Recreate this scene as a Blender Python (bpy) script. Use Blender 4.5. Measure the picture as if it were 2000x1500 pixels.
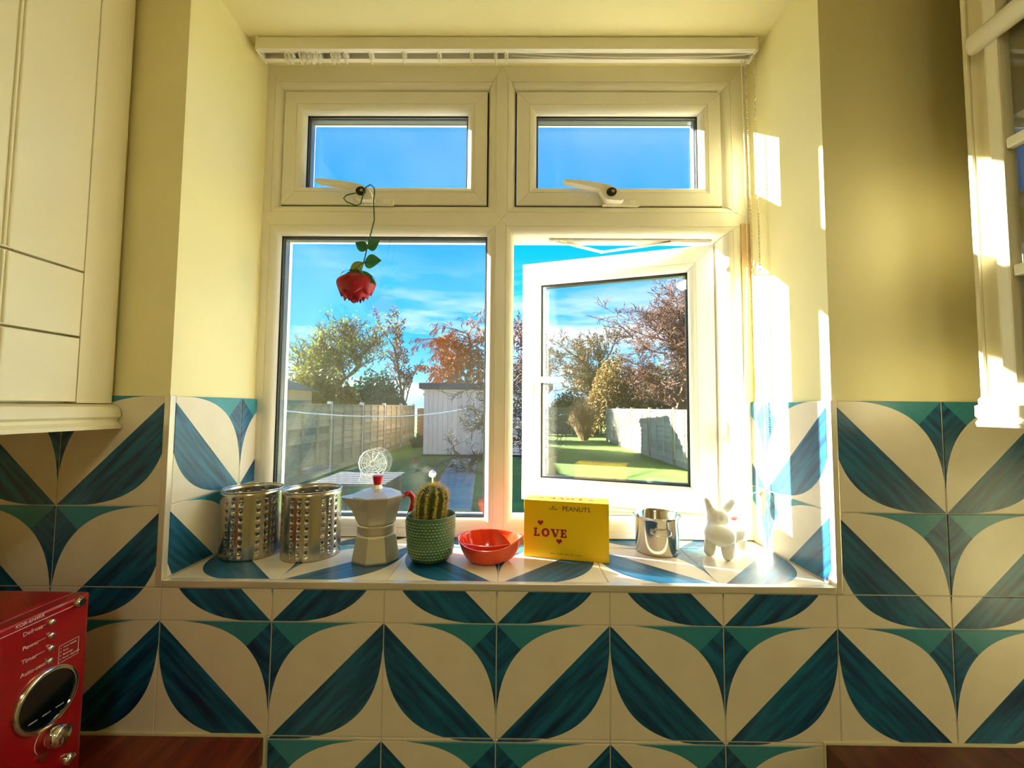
import bpy, bmesh, math, random
from mathutils import Vector, Matrix
for o in list(bpy.data.objects): bpy.data.objects.remove(o)
sc = bpy.context.scene
C = sc.collection
R = math.radians
sin, cos, pi = math.sin, math.cos, math.pi

# ------------------------------------------------------------------ camera
CAM = Vector((0.030, -0.760, 0.384)); YAW, PITCH, ROLL, FPX = -0.0078, 0.055, 0.0075, 815.0
_f = Vector((sin(YAW)*cos(PITCH), cos(YAW)*cos(PITCH), sin(PITCH)))
_r0 = Vector((cos(YAW), -sin(YAW), 0)); _u0 = _r0.cross(_f)
_r = cos(ROLL)*_r0 + sin(ROLL)*_u0; _u = -sin(ROLL)*_r0 + cos(ROLL)*_u0
cd = bpy.data.cameras.new('camera'); cam = bpy.data.objects.new('camera', cd); C.objects.link(cam)
cd.sensor_fit = 'HORIZONTAL'; cd.sensor_width = 36.0; cd.lens = FPX*36/2000; cd.clip_start = 0.01; cd.clip_end = 300
m3 = Matrix((_r, _u, -_f)).transposed()
cam.matrix_world = Matrix.Translation(CAM) @ m3.to_4x4()
sc.camera = cam
def at(px, py, ax, val):
    """pixel -> point where its ray meets the plane axis ax = val"""
    d = _f + (px-1000)/FPX*_r - (py-750)/FPX*_u
    return CAM + d*((val-CAM[ax])/d[ax])

# ------------------------------------------------------------------ view, sky, sun
vs = sc.view_settings
vs.view_transform = 'Standard'; vs.look = 'None'; vs.exposure = 1.1; vs.gamma = 1.0; vs.use_curve_mapping = False
sc.cycles.use_denoising = True
sc.cycles.max_bounces = 10; sc.cycles.diffuse_bounces = 6; sc.cycles.glossy_bounces = 4
sc.cycles.transparent_max_bounces = 32; sc.cycles.sample_clamp_indirect = 6.0
SUN_E, SKY_S = 39.0, 1.75
w = bpy.data.worlds.new('sky'); sc.world = w; w.use_nodes = True
nt = w.node_tree; nt.nodes.clear()
def N(t, ty, **k):
    n = t.nodes.new(ty)
    for a, b in k.items(): setattr(n, a, b)
    return n
def L(t, a, b): t.links.new(a, b)
out = N(nt, 'ShaderNodeOutputWorld'); bg = N(nt, 'ShaderNodeBackground'); bg.inputs['Strength'].default_value = SKY_S
tc = N(nt, 'ShaderNodeTexCoord'); sx = N(nt, 'ShaderNodeSeparateXYZ'); L(nt, tc.outputs['Generated'], sx.inputs[0])
rp = N(nt, 'ShaderNodeValToRGB'); L(nt, sx.outputs['Z'], rp.inputs[0])
el = rp.color_ramp.elements
el[0].position = 0.0; el[0].color = (0.20, 0.42, 0.62, 1); el[1].position = 1.0; el[1].color = (0.003, 0.085, 0.38, 1)
e = el.new(0.16); e.color = (0.020, 0.26, 0.56, 1); e = el.new(0.36); e.color = (0.002, 0.18, 0.52, 1)
mp = N(nt, 'ShaderNodeMapping'); mp.inputs['Scale'].default_value = (1.0, 1.0, 5.5); mp.inputs['Location'].default_value = (0.37, 0.1, 0.35)
L(nt, tc.outputs['Generated'], mp.inputs['Vector'])
nz = N(nt, 'ShaderNodeTexNoise'); nz.inputs['Scale'].default_value = 2.6; nz.inputs['Detail'].default_value = 9; nz.inputs['Roughness'].default_value = .6
L(nt, mp.outputs[0], nz.inputs['Vector'])
cr = N(nt, 'ShaderNodeValToRGB'); cr.color_ramp.elements[0].position = .44; cr.color_ramp.elements[1].position = .62
L(nt, nz.outputs[0], cr.inputs[0])
band = N(nt, 'ShaderNodeMapRange'); band.inputs['From Min'].default_value = .34; band.inputs['From Max'].default_value = .12
L(nt, sx.outputs['Z'], band.inputs['Value'])
mu = N(nt, 'ShaderNodeMath', operation='MULTIPLY'); L(nt, cr.outputs[0], mu.inputs[0]); L(nt, band.outputs[0], mu.inputs[1])
mx = N(nt, 'ShaderNodeMixRGB'); L(nt, mu.outputs[0], mx.inputs[0]); L(nt, rp.outputs[0], mx.inputs[1]); mx.inputs[2].default_value = (.55, .56, .57, 1)
L(nt, mx.outputs[0], bg.inputs['Color']); L(nt, bg.outputs[0], out.inputs[0])
sd = bpy.data.lights.new('sun', 'SUN'); sd.energy = SUN_E; sd.angle = R(.6); sd.color = (1.0, .97, .87)
sun = bpy.data.objects.new('sun', sd); C.objects.link(sun)
sun.rotation_euler = Vector((1, -.36, -.295)).to_track_quat('-Z', 'Y').to_euler()
sun.location = (-12, 5, 6)

# ------------------------------------------------------------------ materials
def s2l(c): return tuple(((v/255)/12.92 if v/255 <= .04045 else ((v/255+.055)/1.055)**2.4) for v in c)
MATS = {}
def mat(name, rgb, rough=.5, metal=0.0, noise=0.0, nscale=20.0, bump=0.0, bscale=60.0, spec=None, coat=0.0, stretch=(1,1,1), rgb2=None, sub=0.0, trans=0.0, vary=0.0):
    if name in MATS: return MATS[name]
    m = bpy.data.materials.new(name); m.use_nodes = True; t = m.node_tree
    b = t.nodes['Principled BSDF']; c = s2l(rgb)
    b.inputs['Base Color'].default_value = (*c, 1); b.inputs['Roughness'].default_value = rough; b.inputs['Metallic'].default_value = metal
    if spec is not None: b.inputs['Specular IOR Level'].default_value = spec
    if coat: b.inputs['Coat Weight'].default_value = coat; b.inputs['Coat Roughness'].default_value = .08
    if sub: b.inputs['Subsurface Weight'].default_value = sub; b.inputs['Subsurface Radius'].default_value = (.004, .003, .002)
    g = N(t, 'ShaderNodeTexCoord'); mp = N(t, 'ShaderNodeMapping'); mp.inputs['Scale'].default_value = stretch; L(t, g.outputs['Object'], mp.inputs[0])
    if noise or rgb2:
        nz = N(t, 'ShaderNodeTexNoise'); nz.inputs['Scale'].default_value = nscale; nz.inputs['Detail'].default_value = 5; L(t, mp.outputs[0], nz.inputs['Vector'])
        r = N(t, 'ShaderNodeValToRGB'); r.color_ramp.elements[0].position = .3; r.color_ramp.elements[1].position = .7
        c2 = s2l(rgb2) if rgb2 else tuple(max(0, x*(1-noise)) for x in c)
        c1 = c if rgb2 else tuple(min(1, x*(1+noise)) for x in c)
        r.color_ramp.elements[0].color = (*c2, 1); r.color_ramp.elements[1].color = (*c1, 1)
        L(t, nz.outputs[0], r.inputs[0]); L(t, r.outputs[0], b.inputs['Base Color'])
    if vary:    # each board a little lighter or darker than the next
        oi = N(t, 'ShaderNodeObjectInfo'); mr = N(t, 'ShaderNodeMapRange'); mr.inputs['To Min'].default_value = 1-vary; mr.inputs['To Max'].default_value = 1+vary
        L(t, oi.outputs['Random'], mr.inputs['Value']); hs = N(t, 'ShaderNodeHueSaturation'); L(t, mr.outputs[0], hs.inputs['Value'])
        src = b.inputs['Base Color'].links[0].from_socket; L(t, src, hs.inputs['Color']); L(t, hs.outputs[0], b.inputs['Base Color'])
    if bump:
        nb = N(t, 'ShaderNodeTexNoise'); nb.inputs['Scale'].default_value = bscale; nb.inputs['Detail'].default_value = 4; L(t, mp.outputs[0], nb.inputs['Vector'])
        bp = N(t, 'ShaderNodeBump'); bp.inputs['Strength'].default_value = bump; bp.inputs['Distance'].default_value = .002
        L(t, nb.outputs[0], bp.inputs['Height']); L(t, bp.outputs[0], b.inputs['Normal'])
    if trans:   # thin leaf / petal: part of the light passes through
        tr = N(t, 'ShaderNodeBsdfTranslucent'); tr.inputs[0].default_value = (*c, 1)
        ms = N(t, 'ShaderNodeMixShader'); ms.inputs[0].default_value = trans
        L(t, b.outputs[0], ms.inputs[1]); L(t, tr.outputs[0], ms.inputs[2]); L(t, ms.outputs[0], t.nodes['Material Output'].inputs[0])
    MATS[name] = m; return m
def glass_mat():
    m = bpy.data.materials.new('window_glass'); m.use_nodes = True; t = m.node_tree; t.nodes.clear()
    o = N(t, 'ShaderNodeOutputMaterial'); tr = N(t, 'ShaderNodeBsdfTransparent'); tr.inputs[0].default_value = (.975, .985, .98, 1)
    gl = N(t, 'ShaderNodeBsdfGlossy'); gl.inputs['Roughness'].default_value = 0.0; gl.inputs[0].default_value = (1, 1, 1, 1)
    lw = N(t, 'ShaderNodeLayerWeight'); lw.inputs['Blend'].default_value = .5
    pw = N(t, 'ShaderNodeMath', operation='POWER'); pw.inputs[1].default_value = 5; L(t, lw.outputs['Facing'], pw.inputs[0])
    ma = N(t, 'ShaderNodeMath', operation='MULTIPLY_ADD'); ma.inputs[1].default_value = .90; ma.inputs[2].default_value = .07; L(t, pw.outputs[0], ma.inputs[0])
    mi = N(t, 'ShaderNodeMixShader'); L(t, ma.outputs[0], mi.inputs[0]); L(t, tr.outputs[0], mi.inputs[1]); L(t, gl.outputs[0], mi.inputs[2])
    g = N(t, 'ShaderNodeTexCoord'); nz = N(t, 'ShaderNodeTexNoise'); nz.inputs['Scale'].default_value = 5; nz.inputs['Detail'].default_value = 6; L(t, g.outputs['Object'], nz.inputs['Vector'])
    mr = N(t, 'ShaderNodeMapRange'); mr.inputs['From Min'].default_value = .35; mr.inputs['From Max'].default_value = .75; mr.inputs['To Min'].default_value = .0; mr.inputs['To Max'].default_value = .0045; L(t, nz.outputs[0], mr.inputs['Value'])
    du = N(t, 'ShaderNodeBsdfTranslucent'); du.inputs[0].default_value = (.9, .88, .82, 1)
    m2 = N(t, 'ShaderNodeMixShader'); L(t, mr.outputs[0], m2.inputs[0]); L(t, mi.outputs[0], m2.inputs[1]); L(t, du.outputs[0], m2.inputs[2])
    L(t, m2.outputs[0], o.inputs[0]); return m
GLASS = glass_mat()
def tile_mat():
    m = bpy.data.materials.new('patterned_tile'); m.use_nodes = True; t = m.node_tree; b = t.nodes['Principled BSDF']
    uv = N(t, 'ShaderNodeUVMap'); uv.uv_map = 'UVMap'; s = N(t, 'ShaderNodeSeparateXYZ'); L(t, uv.outputs[0], s.inputs[0])
    def M(op, a, bb=None, c=None):
        n = N(t, 'ShaderNodeMath', operation=op)
        for i, x in enumerate((a, bb, c)):
            if x is None: continue
            if isinstance(x, (int, float)): n.inputs[i].default_value = x
            else: L(t, x, n.inputs[i])
        return n.outputs[0]
    u, v = s.outputs[0], s.outputs[1]
    hi, lo = M('MAXIMUM', u, v), M('MINIMUM', u, v)
    n_ = 2.85
    sup = M('ADD', M('POWER', M('SUBTRACT', 1.0, lo), n_), M('POWER', hi, n_))
    inside = M('LESS_THAN', sup, 1.0); above = M('GREATER_THAN', v, u)
    blue = M('ABSOLUTE', M('SUBTRACT', above, inside))
    corner = M('MULTIPLY', above, M('GREATER_THAN', M('ADD', u, v), 1.0))
    # brush streaks along the leaf
    cm = N(t, 'ShaderNodeCombineXYZ'); L(t, M('MULTIPLY', M('SUBTRACT', u, v), 9.0), cm.inputs[0]); L(t, M('MULTIPLY', M('ADD', u, v), .8), cm.inputs[1])
    oi = N(t, 'ShaderNodeObjectInfo'); L(t, M('MULTIPLY', oi.outputs['Random'], 37.0), cm.inputs[2])
    nz = N(t, 'ShaderNodeTexNoise'); nz.inputs['Scale'].default_value = 1.6; nz.inputs['Detail'].default_value = 6; L(t, cm.outputs[0], nz.inputs['Vector'])
    r = N(t, 'ShaderNodeValToRGB'); r.color_ramp.elements[0].position = .32; r.color_ramp.elements[1].position = .72
    r.color_ramp.elements[0].color = (*s2l((10, 44, 80)), 1); r.color_ramp.elements[1].color = (*s2l((30, 112, 150)), 1); L(t, nz.outputs[0], r.inputs[0])
    lt = N(t, 'ShaderNodeMixRGB'); L(t, M('MULTIPLY', corner, .75), lt.inputs[0]); L(t, r.outputs[0], lt.inputs[1]); lt.inputs[2].default_value = (*s2l((58, 148, 160)), 1)
    n2 = N(t, 'ShaderNodeTexNoise'); n2.inputs['Scale'].default_value = 5; n2.inputs['Detail'].default_value = 6; L(t, uv.outputs[0], n2.inputs['Vector'])
    wr = N(t, 'ShaderNodeValToRGB'); wr.color_ramp.elements[0].color = (*s2l((224, 210, 184)), 1); wr.color_ramp.elements[1].color = (*s2l((240, 230, 208)), 1); L(t, n2.outputs[0], wr.inputs[0])
    mx = N(t, 'ShaderNodeMixRGB'); L(t, blue, mx.inputs[0]); L(t, wr.outputs[0], mx.inputs[1]); L(t, lt.outputs[0], mx.inputs[2])
    L(t, mx.outputs[0], b.inputs['Base Color']); b.inputs['Roughness'].default_value = .34
    nb = N(t, 'ShaderNodeTexNoise'); nb.inputs['Scale'].default_value = 30; nb.inputs['Detail'].default_value = 3; L(t, cm.outputs[0], nb.inputs['Vector'])
    bp = N(t, 'ShaderNodeBump'); bp.inputs['Strength'].default_value = .07; bp.inputs['Distance'].default_value = .001; L(t, nb.outputs[0], bp.inputs['Height']); L(t, bp.outputs[0], b.inputs['Normal'])
    return m
TILE = tile_mat()
PAINT = mat('cream_wall_paint', (244, 234, 180), .75, noise=.04, nscale=3, bump=.12, bscale=90)
CEIL = mat('ceiling_paint', (244, 226, 172), .8, noise=.03, nscale=3, bump=.1, bscale=70)
GROUT = mat('grout', (205, 196, 175), .9)
UPVC = mat('upvc_white', (246, 240, 224), .3)
UPVCS = mat('upvc_sash', (246, 241, 228), .28)
DARK = mat('dark_gap', (22, 20, 20), .7)
ALU = mat('spacer_aluminium', (120, 128, 132), .35, metal=.7)
TRIM = mat('satin_trim', (226, 218, 196), .25, metal=.35)
STEEL = mat('brushed_steel', (196, 190, 176), .24, metal=1.0, noise=.05, nscale=8, stretch=(60, 60, .6))
CAB = mat('cream_cabinet_paint', (234, 225, 190), .36)
RED = mat('red_plastic', (186, 22, 28), .25, coat=.3)
WPLAS = mat('white_plastic', (238, 232, 214), .35)

# ------------------------------------------------------------------ mesh helpers
class MB:
    def __init__(s): s.v = []; s.f = []; s.mi = []
    def quad(s, pts, mi=0):
        n = len(s.v); s.v += [tuple(p) for p in pts]; s.f.append(tuple(range(n, n+len(pts)))); s.mi.append(mi)
    def box(s, x0, x1, y0, y1, z0, z1, mi=0):
        n = len(s.v)
        s.v += [(x0,y0,z0),(x1,y0,z0),(x1,y1,z0),(x0,y1,z0),(x0,y0,z1),(x1,y0,z1),(x1,y1,z1),(x0,y1,z1)]
        for q in ((0,3,2,1),(4,5,6,7),(0,1,5,4),(1,2,6,5),(2,3,7,6),(3,0,4,7)):
            s.f.append(tuple(n+i for i in q)); s.mi.append(mi)
        return s
    def rings(s, rings, closed=True, cap0=True, cap1=True, mi=0):
        n = len(s.v); k = len(rings[0])
        for r in rings: s.v += [tuple(p) for p in r]
        for i in range(len(rings)-1):
            for j in range(k if closed else k-1):
                a, b = n+i*k+j, n+i*k+(j+1) % k
                s.f.append((a, b, b+k, a+k)); s.mi.append(mi)
        if cap0: s.f.append(tuple(n+j for j in range(k))[::-1]); s.mi.append(mi)
        if cap1: s.f.append(tuple(n+(len(rings)-1)*k+j for j in range(k))); s.mi.append(mi)
        return s
    def lathe(s, prof, n=32, c=(0,0,0), cap0=True, cap1=True, mi=0, ph=0.0):
        return s.rings([[(c[0]+r*cos(2*pi*j/n+ph), c[1]+r*sin(2*pi*j/n+ph), c[2]+z) for j in range(n)] for r, z in prof], True, cap0, cap1, mi)
    def tube(s, pts, rad, n=8, mi=0, flat=1.0):
        pts = [Vector(p) for p in pts]; rs = []
        up = None
        for i, p in enumerate(pts):
            d = (pts[min(i+1, len(pts)-1)]-pts[max(i-1, 0)]).normalized()
            if up is None: up = d.orthogonal().normalized()
            up = (up-d*up.dot(d)).normalized(); sd_ = d.cross(up)
            r = rad[i] if isinstance(rad, (list, tuple)) else rad
            rs.append([p+up*(r*cos(2*pi*j/n))+sd_*(r*flat*sin(2*pi*j/n)) for j in range(n)])
        return s.rings(rs, True, True, True, mi)
    def prism(s, poly, ax, a, b, mi=0):
        """poly in the two other axes, extruded along ax from a to b"""
        def P(p, t):
            q = list(p); q.insert(ax, t); return tuple(q)
        return s.rings([[P(p, a) for p in poly], [P(p, b) for p in poly]], True, True, True, mi)
    def build(s, name, mats, parent=None, smooth=None, bevel=0, loc=None, rot=None):
        me = bpy.data.meshes.new(name); me.from_pydata(s.v, [], s.f)
        for m in (mats if isinstance(mats, (list, tuple)) else [mats]): me.materials.append(m)
        for p, i in zip(me.polygons, s.mi): p.material_index = i
        bm = bmesh.new(); bm.from_mesh(me)
        bmesh.ops.recalc_face_normals(bm, faces=bm.faces)
        if bevel:
            bmesh.ops.bevel(bm, geom=[e for e in bm.edges if e.is_manifold and e.calc_face_angle(0) > .5], offset=bevel, segments=2, affect='EDGES', profile=.6)
        if smooth is not None:
            for f in bm.faces: f.smooth = True
            for e in bm.edges:
                if e.is_manifold and e.calc_face_angle(0) > smooth: e.smooth = False
        bm.to_mesh(me); bm.free()
        o = bpy.data.objects.new(name, me); C.objects.link(o)
        if parent: o.parent = parent
        if loc: o.location = loc
        if rot: o.rotation_euler = rot
        return o
SM = .6
def tag(o, label=None, cat=None, group=None, kind=None):
    if label: o['label'] = label
    if cat: o['category'] = cat
    if group: o['group'] = group
    if kind: o['kind'] = kind
    return o
def thing(name, label, cat, loc=(0,0,0), rz=0, group=None):
    o = bpy.data.objects.new(name, None); o.empty_display_size = .05; C.objects.link(o)
    o.location = loc; o.rotation_euler = (0, 0, rz)
    return tag(o, label, cat, group)
def struct(o, label=None): return tag(o, label, kind='structure')
def sempty(name, loc=(0,0,0), label=None, rz=0):
    o = bpy.data.objects.new(name, None); C.objects.link(o); o.location = loc; o.rotation_euler = (0,0,rz); return struct(o, label)
def dup(o, parent=None):
    c = o.copy(); C.objects.link(c); c.parent = parent
    for ch in o.children: dup(ch, c)
    return c
def text(name, body, size, mt, parent, M, extrude=.0002, align='LEFT', space=1.0):
    cu = bpy.data.curves.new(name, 'FONT'); cu.body = body; cu.size = size; cu.extrude = extrude; cu.align_x = align; cu.align_y = 'CENTER'; cu.space_character = space
    cu.resolution_u = 3
    t = bpy.data.objects.new(name+'_tmp', cu); C.objects.link(t); bpy.context.view_layer.update()
    me = bpy.data.meshes.new_from_object(t.evaluated_get(bpy.context.evaluated_depsgraph_get()))
    bpy.data.objects.remove(t); me.materials.clear(); me.materials.append(mt)
    o = bpy.data.objects.new(name, me); C.objects.link(o); o.parent = parent; o.matrix_local = M
    return o
def basis(o, x, y, z):
    """matrix with local axes x, y, z and origin o"""
    m = Matrix((Vector(x), Vector(y), Vector(z))).transposed().to_4x4(); m.translation = Vector(o); return m

# ------------------------------------------------------------------ room shell
W = .255          # inner face of the window frame
SILL = .069; G = -1.05; FL = -1.10; CE = 1.36
XL, XR, YB = -1.04, 1.16, -3.2
b = MB()
yf, ye = .005, .34
b.box(XL-.1, -.606, yf, ye, FL, CE); b.box(.606, XR+.1, yf, ye, FL, CE)
b.box(-.606, .606, yf, ye, FL, .062); b.box(-.606, .606, yf, ye, 1.25, CE)
wall_back = struct(b.build('wall_back', PAINT))
struct(MB().box(XL-.1, XL, YB, yf, FL, CE).build('wall_left', PAINT))
struct(MB().box(XR, XR+.1, YB, yf, FL, CE).build('wall_right', PAINT))
struct(MB().box(XL-.1, XR+.1, YB-.1, YB, FL, CE).build('wall_rear', PAINT))
struct(MB().box(XL-.1, XR+.1, YB-.1, ye, CE, CE+.1).build('ceiling', CEIL))
struct(MB().box(XL-.1, XR+.1, YB-.1, ye, FL-.1, FL).build('floor', mat('floor_vinyl', (96, 78, 58), .5, noise=.1, nscale=4)))

# tiles --------------------------------------------------------------
TM = {}
def tile_mesh(u0, u1, v0, v1, flip):
    k = tuple(round(x, 4) for x in (u0, u1, v0, v1))+(flip,)
    if k in TM: return TM[k]
    g, h, c = .0009, .0055, .0009
    x0, x1, y0, y1 = u0+g, u1-g, v0+g, v1-g
    V = [(x0,y0,-h),(x1,y0,-h),(x1,y1,-h),(x0,y1,-h),(x0,y0,-c),(x1,y0,-c),(x1,y1,-c),(x0,y1,-c),(x0+c,y0+c,0),(x1-c,y0+c,0),(x1-c,y1-c,0),(x0+c,y1-c,0)]
    F = [(8,9,10,11)]+[(i,(i+1)%4,(i+1)%4+4,i+4) for i in range(4)]+[(i+4,(i+1)%4+4,(i+1)%4+8,i+8) for i in range(4)]
    me = bpy.data.meshes.new('tile'); me.from_pydata(V, [], F); me.materials.append(TILE)
    uvl = me.uv_layers.new(name='UVMap')
    for lp in me.loops:
        p = me.vertices[lp.vertex_index].co; u = p.x/.2; uvl.data[lp.index].uv = ((1-u) if flip else u, p.y/.2)
    TM[k] = me; return me
def tile(orig, ax, ay, u0, u1, v0, v1, flip):
    """one tile of the 0.2 m grid: orig = grid corner, kept between u0..u1, v0..v1 of its square"""
    if u1-u0 < .006 or v1-v0 < .006: return
    ax, ay = Vector(ax), Vector(ay)
    o = bpy.data.objects.new('tile', tile_mesh(u0, u1, v0, v1, flip)); C.objects.link(o); o.parent = wall_back
    o.matrix_local = basis(orig, ax, ay, ax.cross(ay))
T = .2
def span(a0, a1, lo, hi): return max(a0, lo)-a0, min(a1, hi)-a0
def wallreg(x0, x1, z0, z1):
    for i in range(-6, 7):
        for j in range(-2, 2):
            a, b_ = i*T, (i+1)*T; u0, u1 = span(a, b_, x0, x1); v0, v1 = span(j*T, (j+1)*T, z0, z1)
            if u1-u0 > .006 and v1-v0 > .006: tile((a, 0, j*T), (1,0,0), (0,0,1), u0, u1, v0, v1, i % 2 == 1)
wallreg(XL, -.611, .057, .4); wallreg(.611, XR, .057, .4)
wallreg(XL, XR, -.194, .057)
wallreg(-.405, .571, -.4, -.194)
for i in range(-3, 3):            # sill
    for j in range(2):
        v0, v1 = span(j*T, (j+1)*T, .011, W+.004); u0, u1 = span(i*T, (i+1)*T, -.5985, .5985)
        tile((i*T, j*T, SILL), (1,0,0), (0,1,0), u0, u1, v0, v1, i % 2 == 1)
for j in range(0, 2):             # reveals
    for k in range(2):
        v0, v1 = span(j*T, (j+1)*T, SILL+.001, .4); u0, u1 = span(k*T, (k+1)*T, .011, W+.003)
        tile((-.6, k*T, j*T), (0,1,0), (0,0,1), u0, u1, v0, v1, k == 0)
        # right reveal: local x runs towards the room
        a0, a1 = max(k*T, .011), min((k+1)*T, W+.003)
        tile((.6, (k+1)*T, j*T), (0,-1,0), (0,0,1), (k+1)*T-a1, (k+1)*T-a0, v0, v1, k == 1)
gm = GROUT
struct(MB().box(XL, -.611, .0012, .005, -.42, .3995).build('grout_bed', gm)).parent = wall_back
for o in (MB().box(.611, XR, .0012, .005, -.42, .3995), MB().box(-.611, .611, .0012, .005, -.42, .057), MB().box(-.599, .599, .010, W, .062, SILL-.0012),
          MB().box(-.606, -.6012, .010, W+.003, .062, .3995), MB().box(.6012, .606, .010, W+.003, .062, .3995)):
    o.build('grout_bed', gm).parent = wall_back
struct(MB().box(-.611, -.5995, -.0015, .011, .058, .401).build('trim_1', TRIM, bevel=.0015), 'satin metal tile edging up the left side of the window recess')
struct(MB().box(.5995, .611, -.0015, .011, .058, .401).build('trim_2', TRIM, bevel=.0015), 'satin metal tile edging up the right side of the window recess')
struct(MB().box(-.5995, .5995, -.0015, .011, .058, .0702).build('trim_3', TRIM, bevel=.0015), 'satin metal tile edging along the front of the tiled windowsill')
struct(MB().box(.585, .606, W-.004, W+.02, .401, .84).build('trim_4', mat('bare_filler', (220, 186, 140), .8, noise=.12, nscale=30)), 'bare tan filler strip between window frame and right side of the recess')

# ------------------------------------------------------------------ window
win = sempty('window_1', (0, W, 0), 'white double-glazed kitchen window with four panes, one casement open')
MUL, TRN = -.008, .851
DEP = .07
def prof(w_, dep=DEP, bead=.019):
    return [(0, dep), (0, .016), (.0025, .009), (.0075, .0035), (.0135, .0008), (bead, 0), (bead+.0006, .0014), (bead+.0022, .0014), (bead+.0028, 0), (w_, 0), (w_, dep)]
def members(o_, i_, names, mt, parent, dep=DEP, gap=.00025, bead=.019, y=0.0):
    """four mitred lengths between outer rect o_ and opening i_ (x0,x1,z0,z1)"""
    ox0, ox1, oz0, oz1 = o_; x0, x1, z0, z1 = i_
    sides = ((names[0], z1, oz1), (names[1], z0, oz0), (names[2], x0, ox0), (names[3], x1, ox1))
    wl, wr, wb, wt = x0-ox0, ox1-x1, z0-oz0, oz1-z1
    for k, (nm, a, bb) in enumerate(sides):
        w_ = abs(bb-a); P = prof(w_, dep, bead); r0, r1 = [], []
        for d, yy in P:
            t = d/w_
            if k == 0: r0.append((x0-wl*t+gap, yy+y, z1+d)); r1.append((x1+wr*t-gap, yy+y, z1+d))
            if k == 1: r0.append((x0-wl*t+gap, yy+y, z0-d)); r1.append((x1+wr*t-gap, yy+y, z0-d))
            if k == 2: r0.append((x0-d, yy+y, z0-wb*t+gap)); r1.append((x0-d, yy+y, z1+wt*t-gap))
            if k == 3: r0.append((x1+d, yy+y, z0-wb*t+gap)); r1.append((x1+d, yy+y, z1+wt*t-gap))
        MB().rings([r0, r1]).build(nm, mt, parent, smooth=.75)
FX0, FX1, FZ0, FZ1 = -.606, .606, .072, 1.25
cells = {'UL': ((FX0, MUL, TRN, FZ1), (-.565, -.043, .889, 1.187)), 'UR': ((MUL, FX1, TRN, FZ1), (.027, .546, .889, 1.187)),
         'LL': ((FX0, MUL, FZ0, TRN), (-.565, -.043, .114, .813)), 'LR': ((MUL, FX1, FZ0, TRN), (.024, .546, .114, .813))}
for k, (o_, i_) in cells.items():
    U = k[0] == 'U'; l = k[1] == 'L'
    members(o_, i_, ('frame_head' if U else 'transom', 'transom' if U else 'frame_sill', 'frame_jamb' if l else 'mullion', 'mullion' if l else 'frame_jamb'), UPVC, win)
def ring(i_, wd, y0, y1, name, mt, parent, out_=0.0):
    x0, x1, z0, z1 = i_[0]-out_, i_[1]+out_, i_[2]-out_, i_[3]+out_
    m = MB(); m.box(x0, x1, y0, y1, z0, z0+wd); m.box(x0, x1, y0, y1, z1-wd, z1); m.box(x0, x0+wd, y0, y1, z0+wd, z1-wd); m.box(x1-wd, x1, y0, y1, z0+wd, z1-wd)
    return m.build(name, mt, parent)
def glazing(i_, parent, y):
    x0, x1, z0, z1 = i_
    ring(i_, .0022, y-.0045, y-.0002, 'gasket', DARK, parent)
    ring(i_, .0055, y+.0045, y+.0195, 'spacer_bar', ALU, parent)
    ring(i_, .0022, y+.0243, y+.0285, 'gasket', DARK, parent)
    for yy in (y, y+.020):
        MB().box(x0-.004, x1+.004, yy, yy+.004, z0-.004, z1+.004).build('pane', GLASS, parent)
# lower left: fixed light
glazing(cells['LL'][1], win, .024)
# upper sashes
def sash_frame(parent, x0, x1, z0, z1, wd, y, wl=None):
    members((x0, x1, z0, z1), (x0+(wl or wd), x1-wd, z0+wd, z1-wd), ('top_rail', 'bottom_rail', 'stile', 'stile'), UPVCS, parent, dep=.062, bead=.017, y=y)
    glazing((x0+(wl or wd), x1-wd, z0+wd, z1-wd), parent, y+.024)
def top_handle(parent, x, z, y):
    """fanlight handle: base plate, lever to the left, lock"""
    h = MB()
    pl = [(x-.018, z-.0235), (x+.071, z-.0245), (x+.0745, z-.021), (x+.0745, z-.0115), (x+.071, z-.008), (x+.04, z-.0075), (x-.012, z-.009)]
    h.prism([(a, c) for a, c in pl], 1, y-.010, y)
    o = h.build('handle_plate', WPLAS, parent, bevel=.0015)
    MB().box(x+.048, x+.066, y-.011, y-.0095, z-.021, z-.011).build('plate_cover', UPVC, parent, bevel=.0004)
    lv = []
    n = 18
    top = [(-.118, .031), (-.110, .0335), (-.085, .032), (-.055, .0285), (-.025, .024), (0, .018), (.018, .008), (.027, -.004), (.031, -.018)]
    bot = [(.028, -.021), (.012, -.021), (-.010, -.019), (-.020, -.010), (-.024, 0), (-.03, .0085), (-.055, .015), (-.085, .0215), (-.112, .0265)]
    def lev(dx, yy): return [(x+a, yy, z+c) for a, c in top+bot]
    cxm, czm = x-.03, z+.01
    def shr(ring_, s_): return [(cxm+(p[0]-cxm)*s_, p[1], czm+(p[2]-czm)*s_) for p in ring_]
    lv = [shr(lev(0, y-.010), .97), lev(0, y-.014), lev(0, y-.024), shr(lev(0, y-.0285), .96)]
    MB().rings(lv).build('handle', UPVCS, parent, smooth=1.0)
    k = MB(); k.rings([[(x+.0120*cos(2*pi*j/20), yy, z+.0105*sin(2*pi*j/20)) for j in range(20)] for yy in (y-.0284, y-.032)]); lk = k.build('lock', mat('lock_black', (16, 16, 20), .35), parent, smooth=SM)
    k = MB(); k.rings([[(x+.003+.004*cos(2*pi*j/14), yy, z+.004*sin(2*pi*j/14)) for j in range(14)] for yy in (y-.0319, y-.0345)]); k.build('key_barrel', STEEL, parent, smooth=SM)
YS = .005
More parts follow.
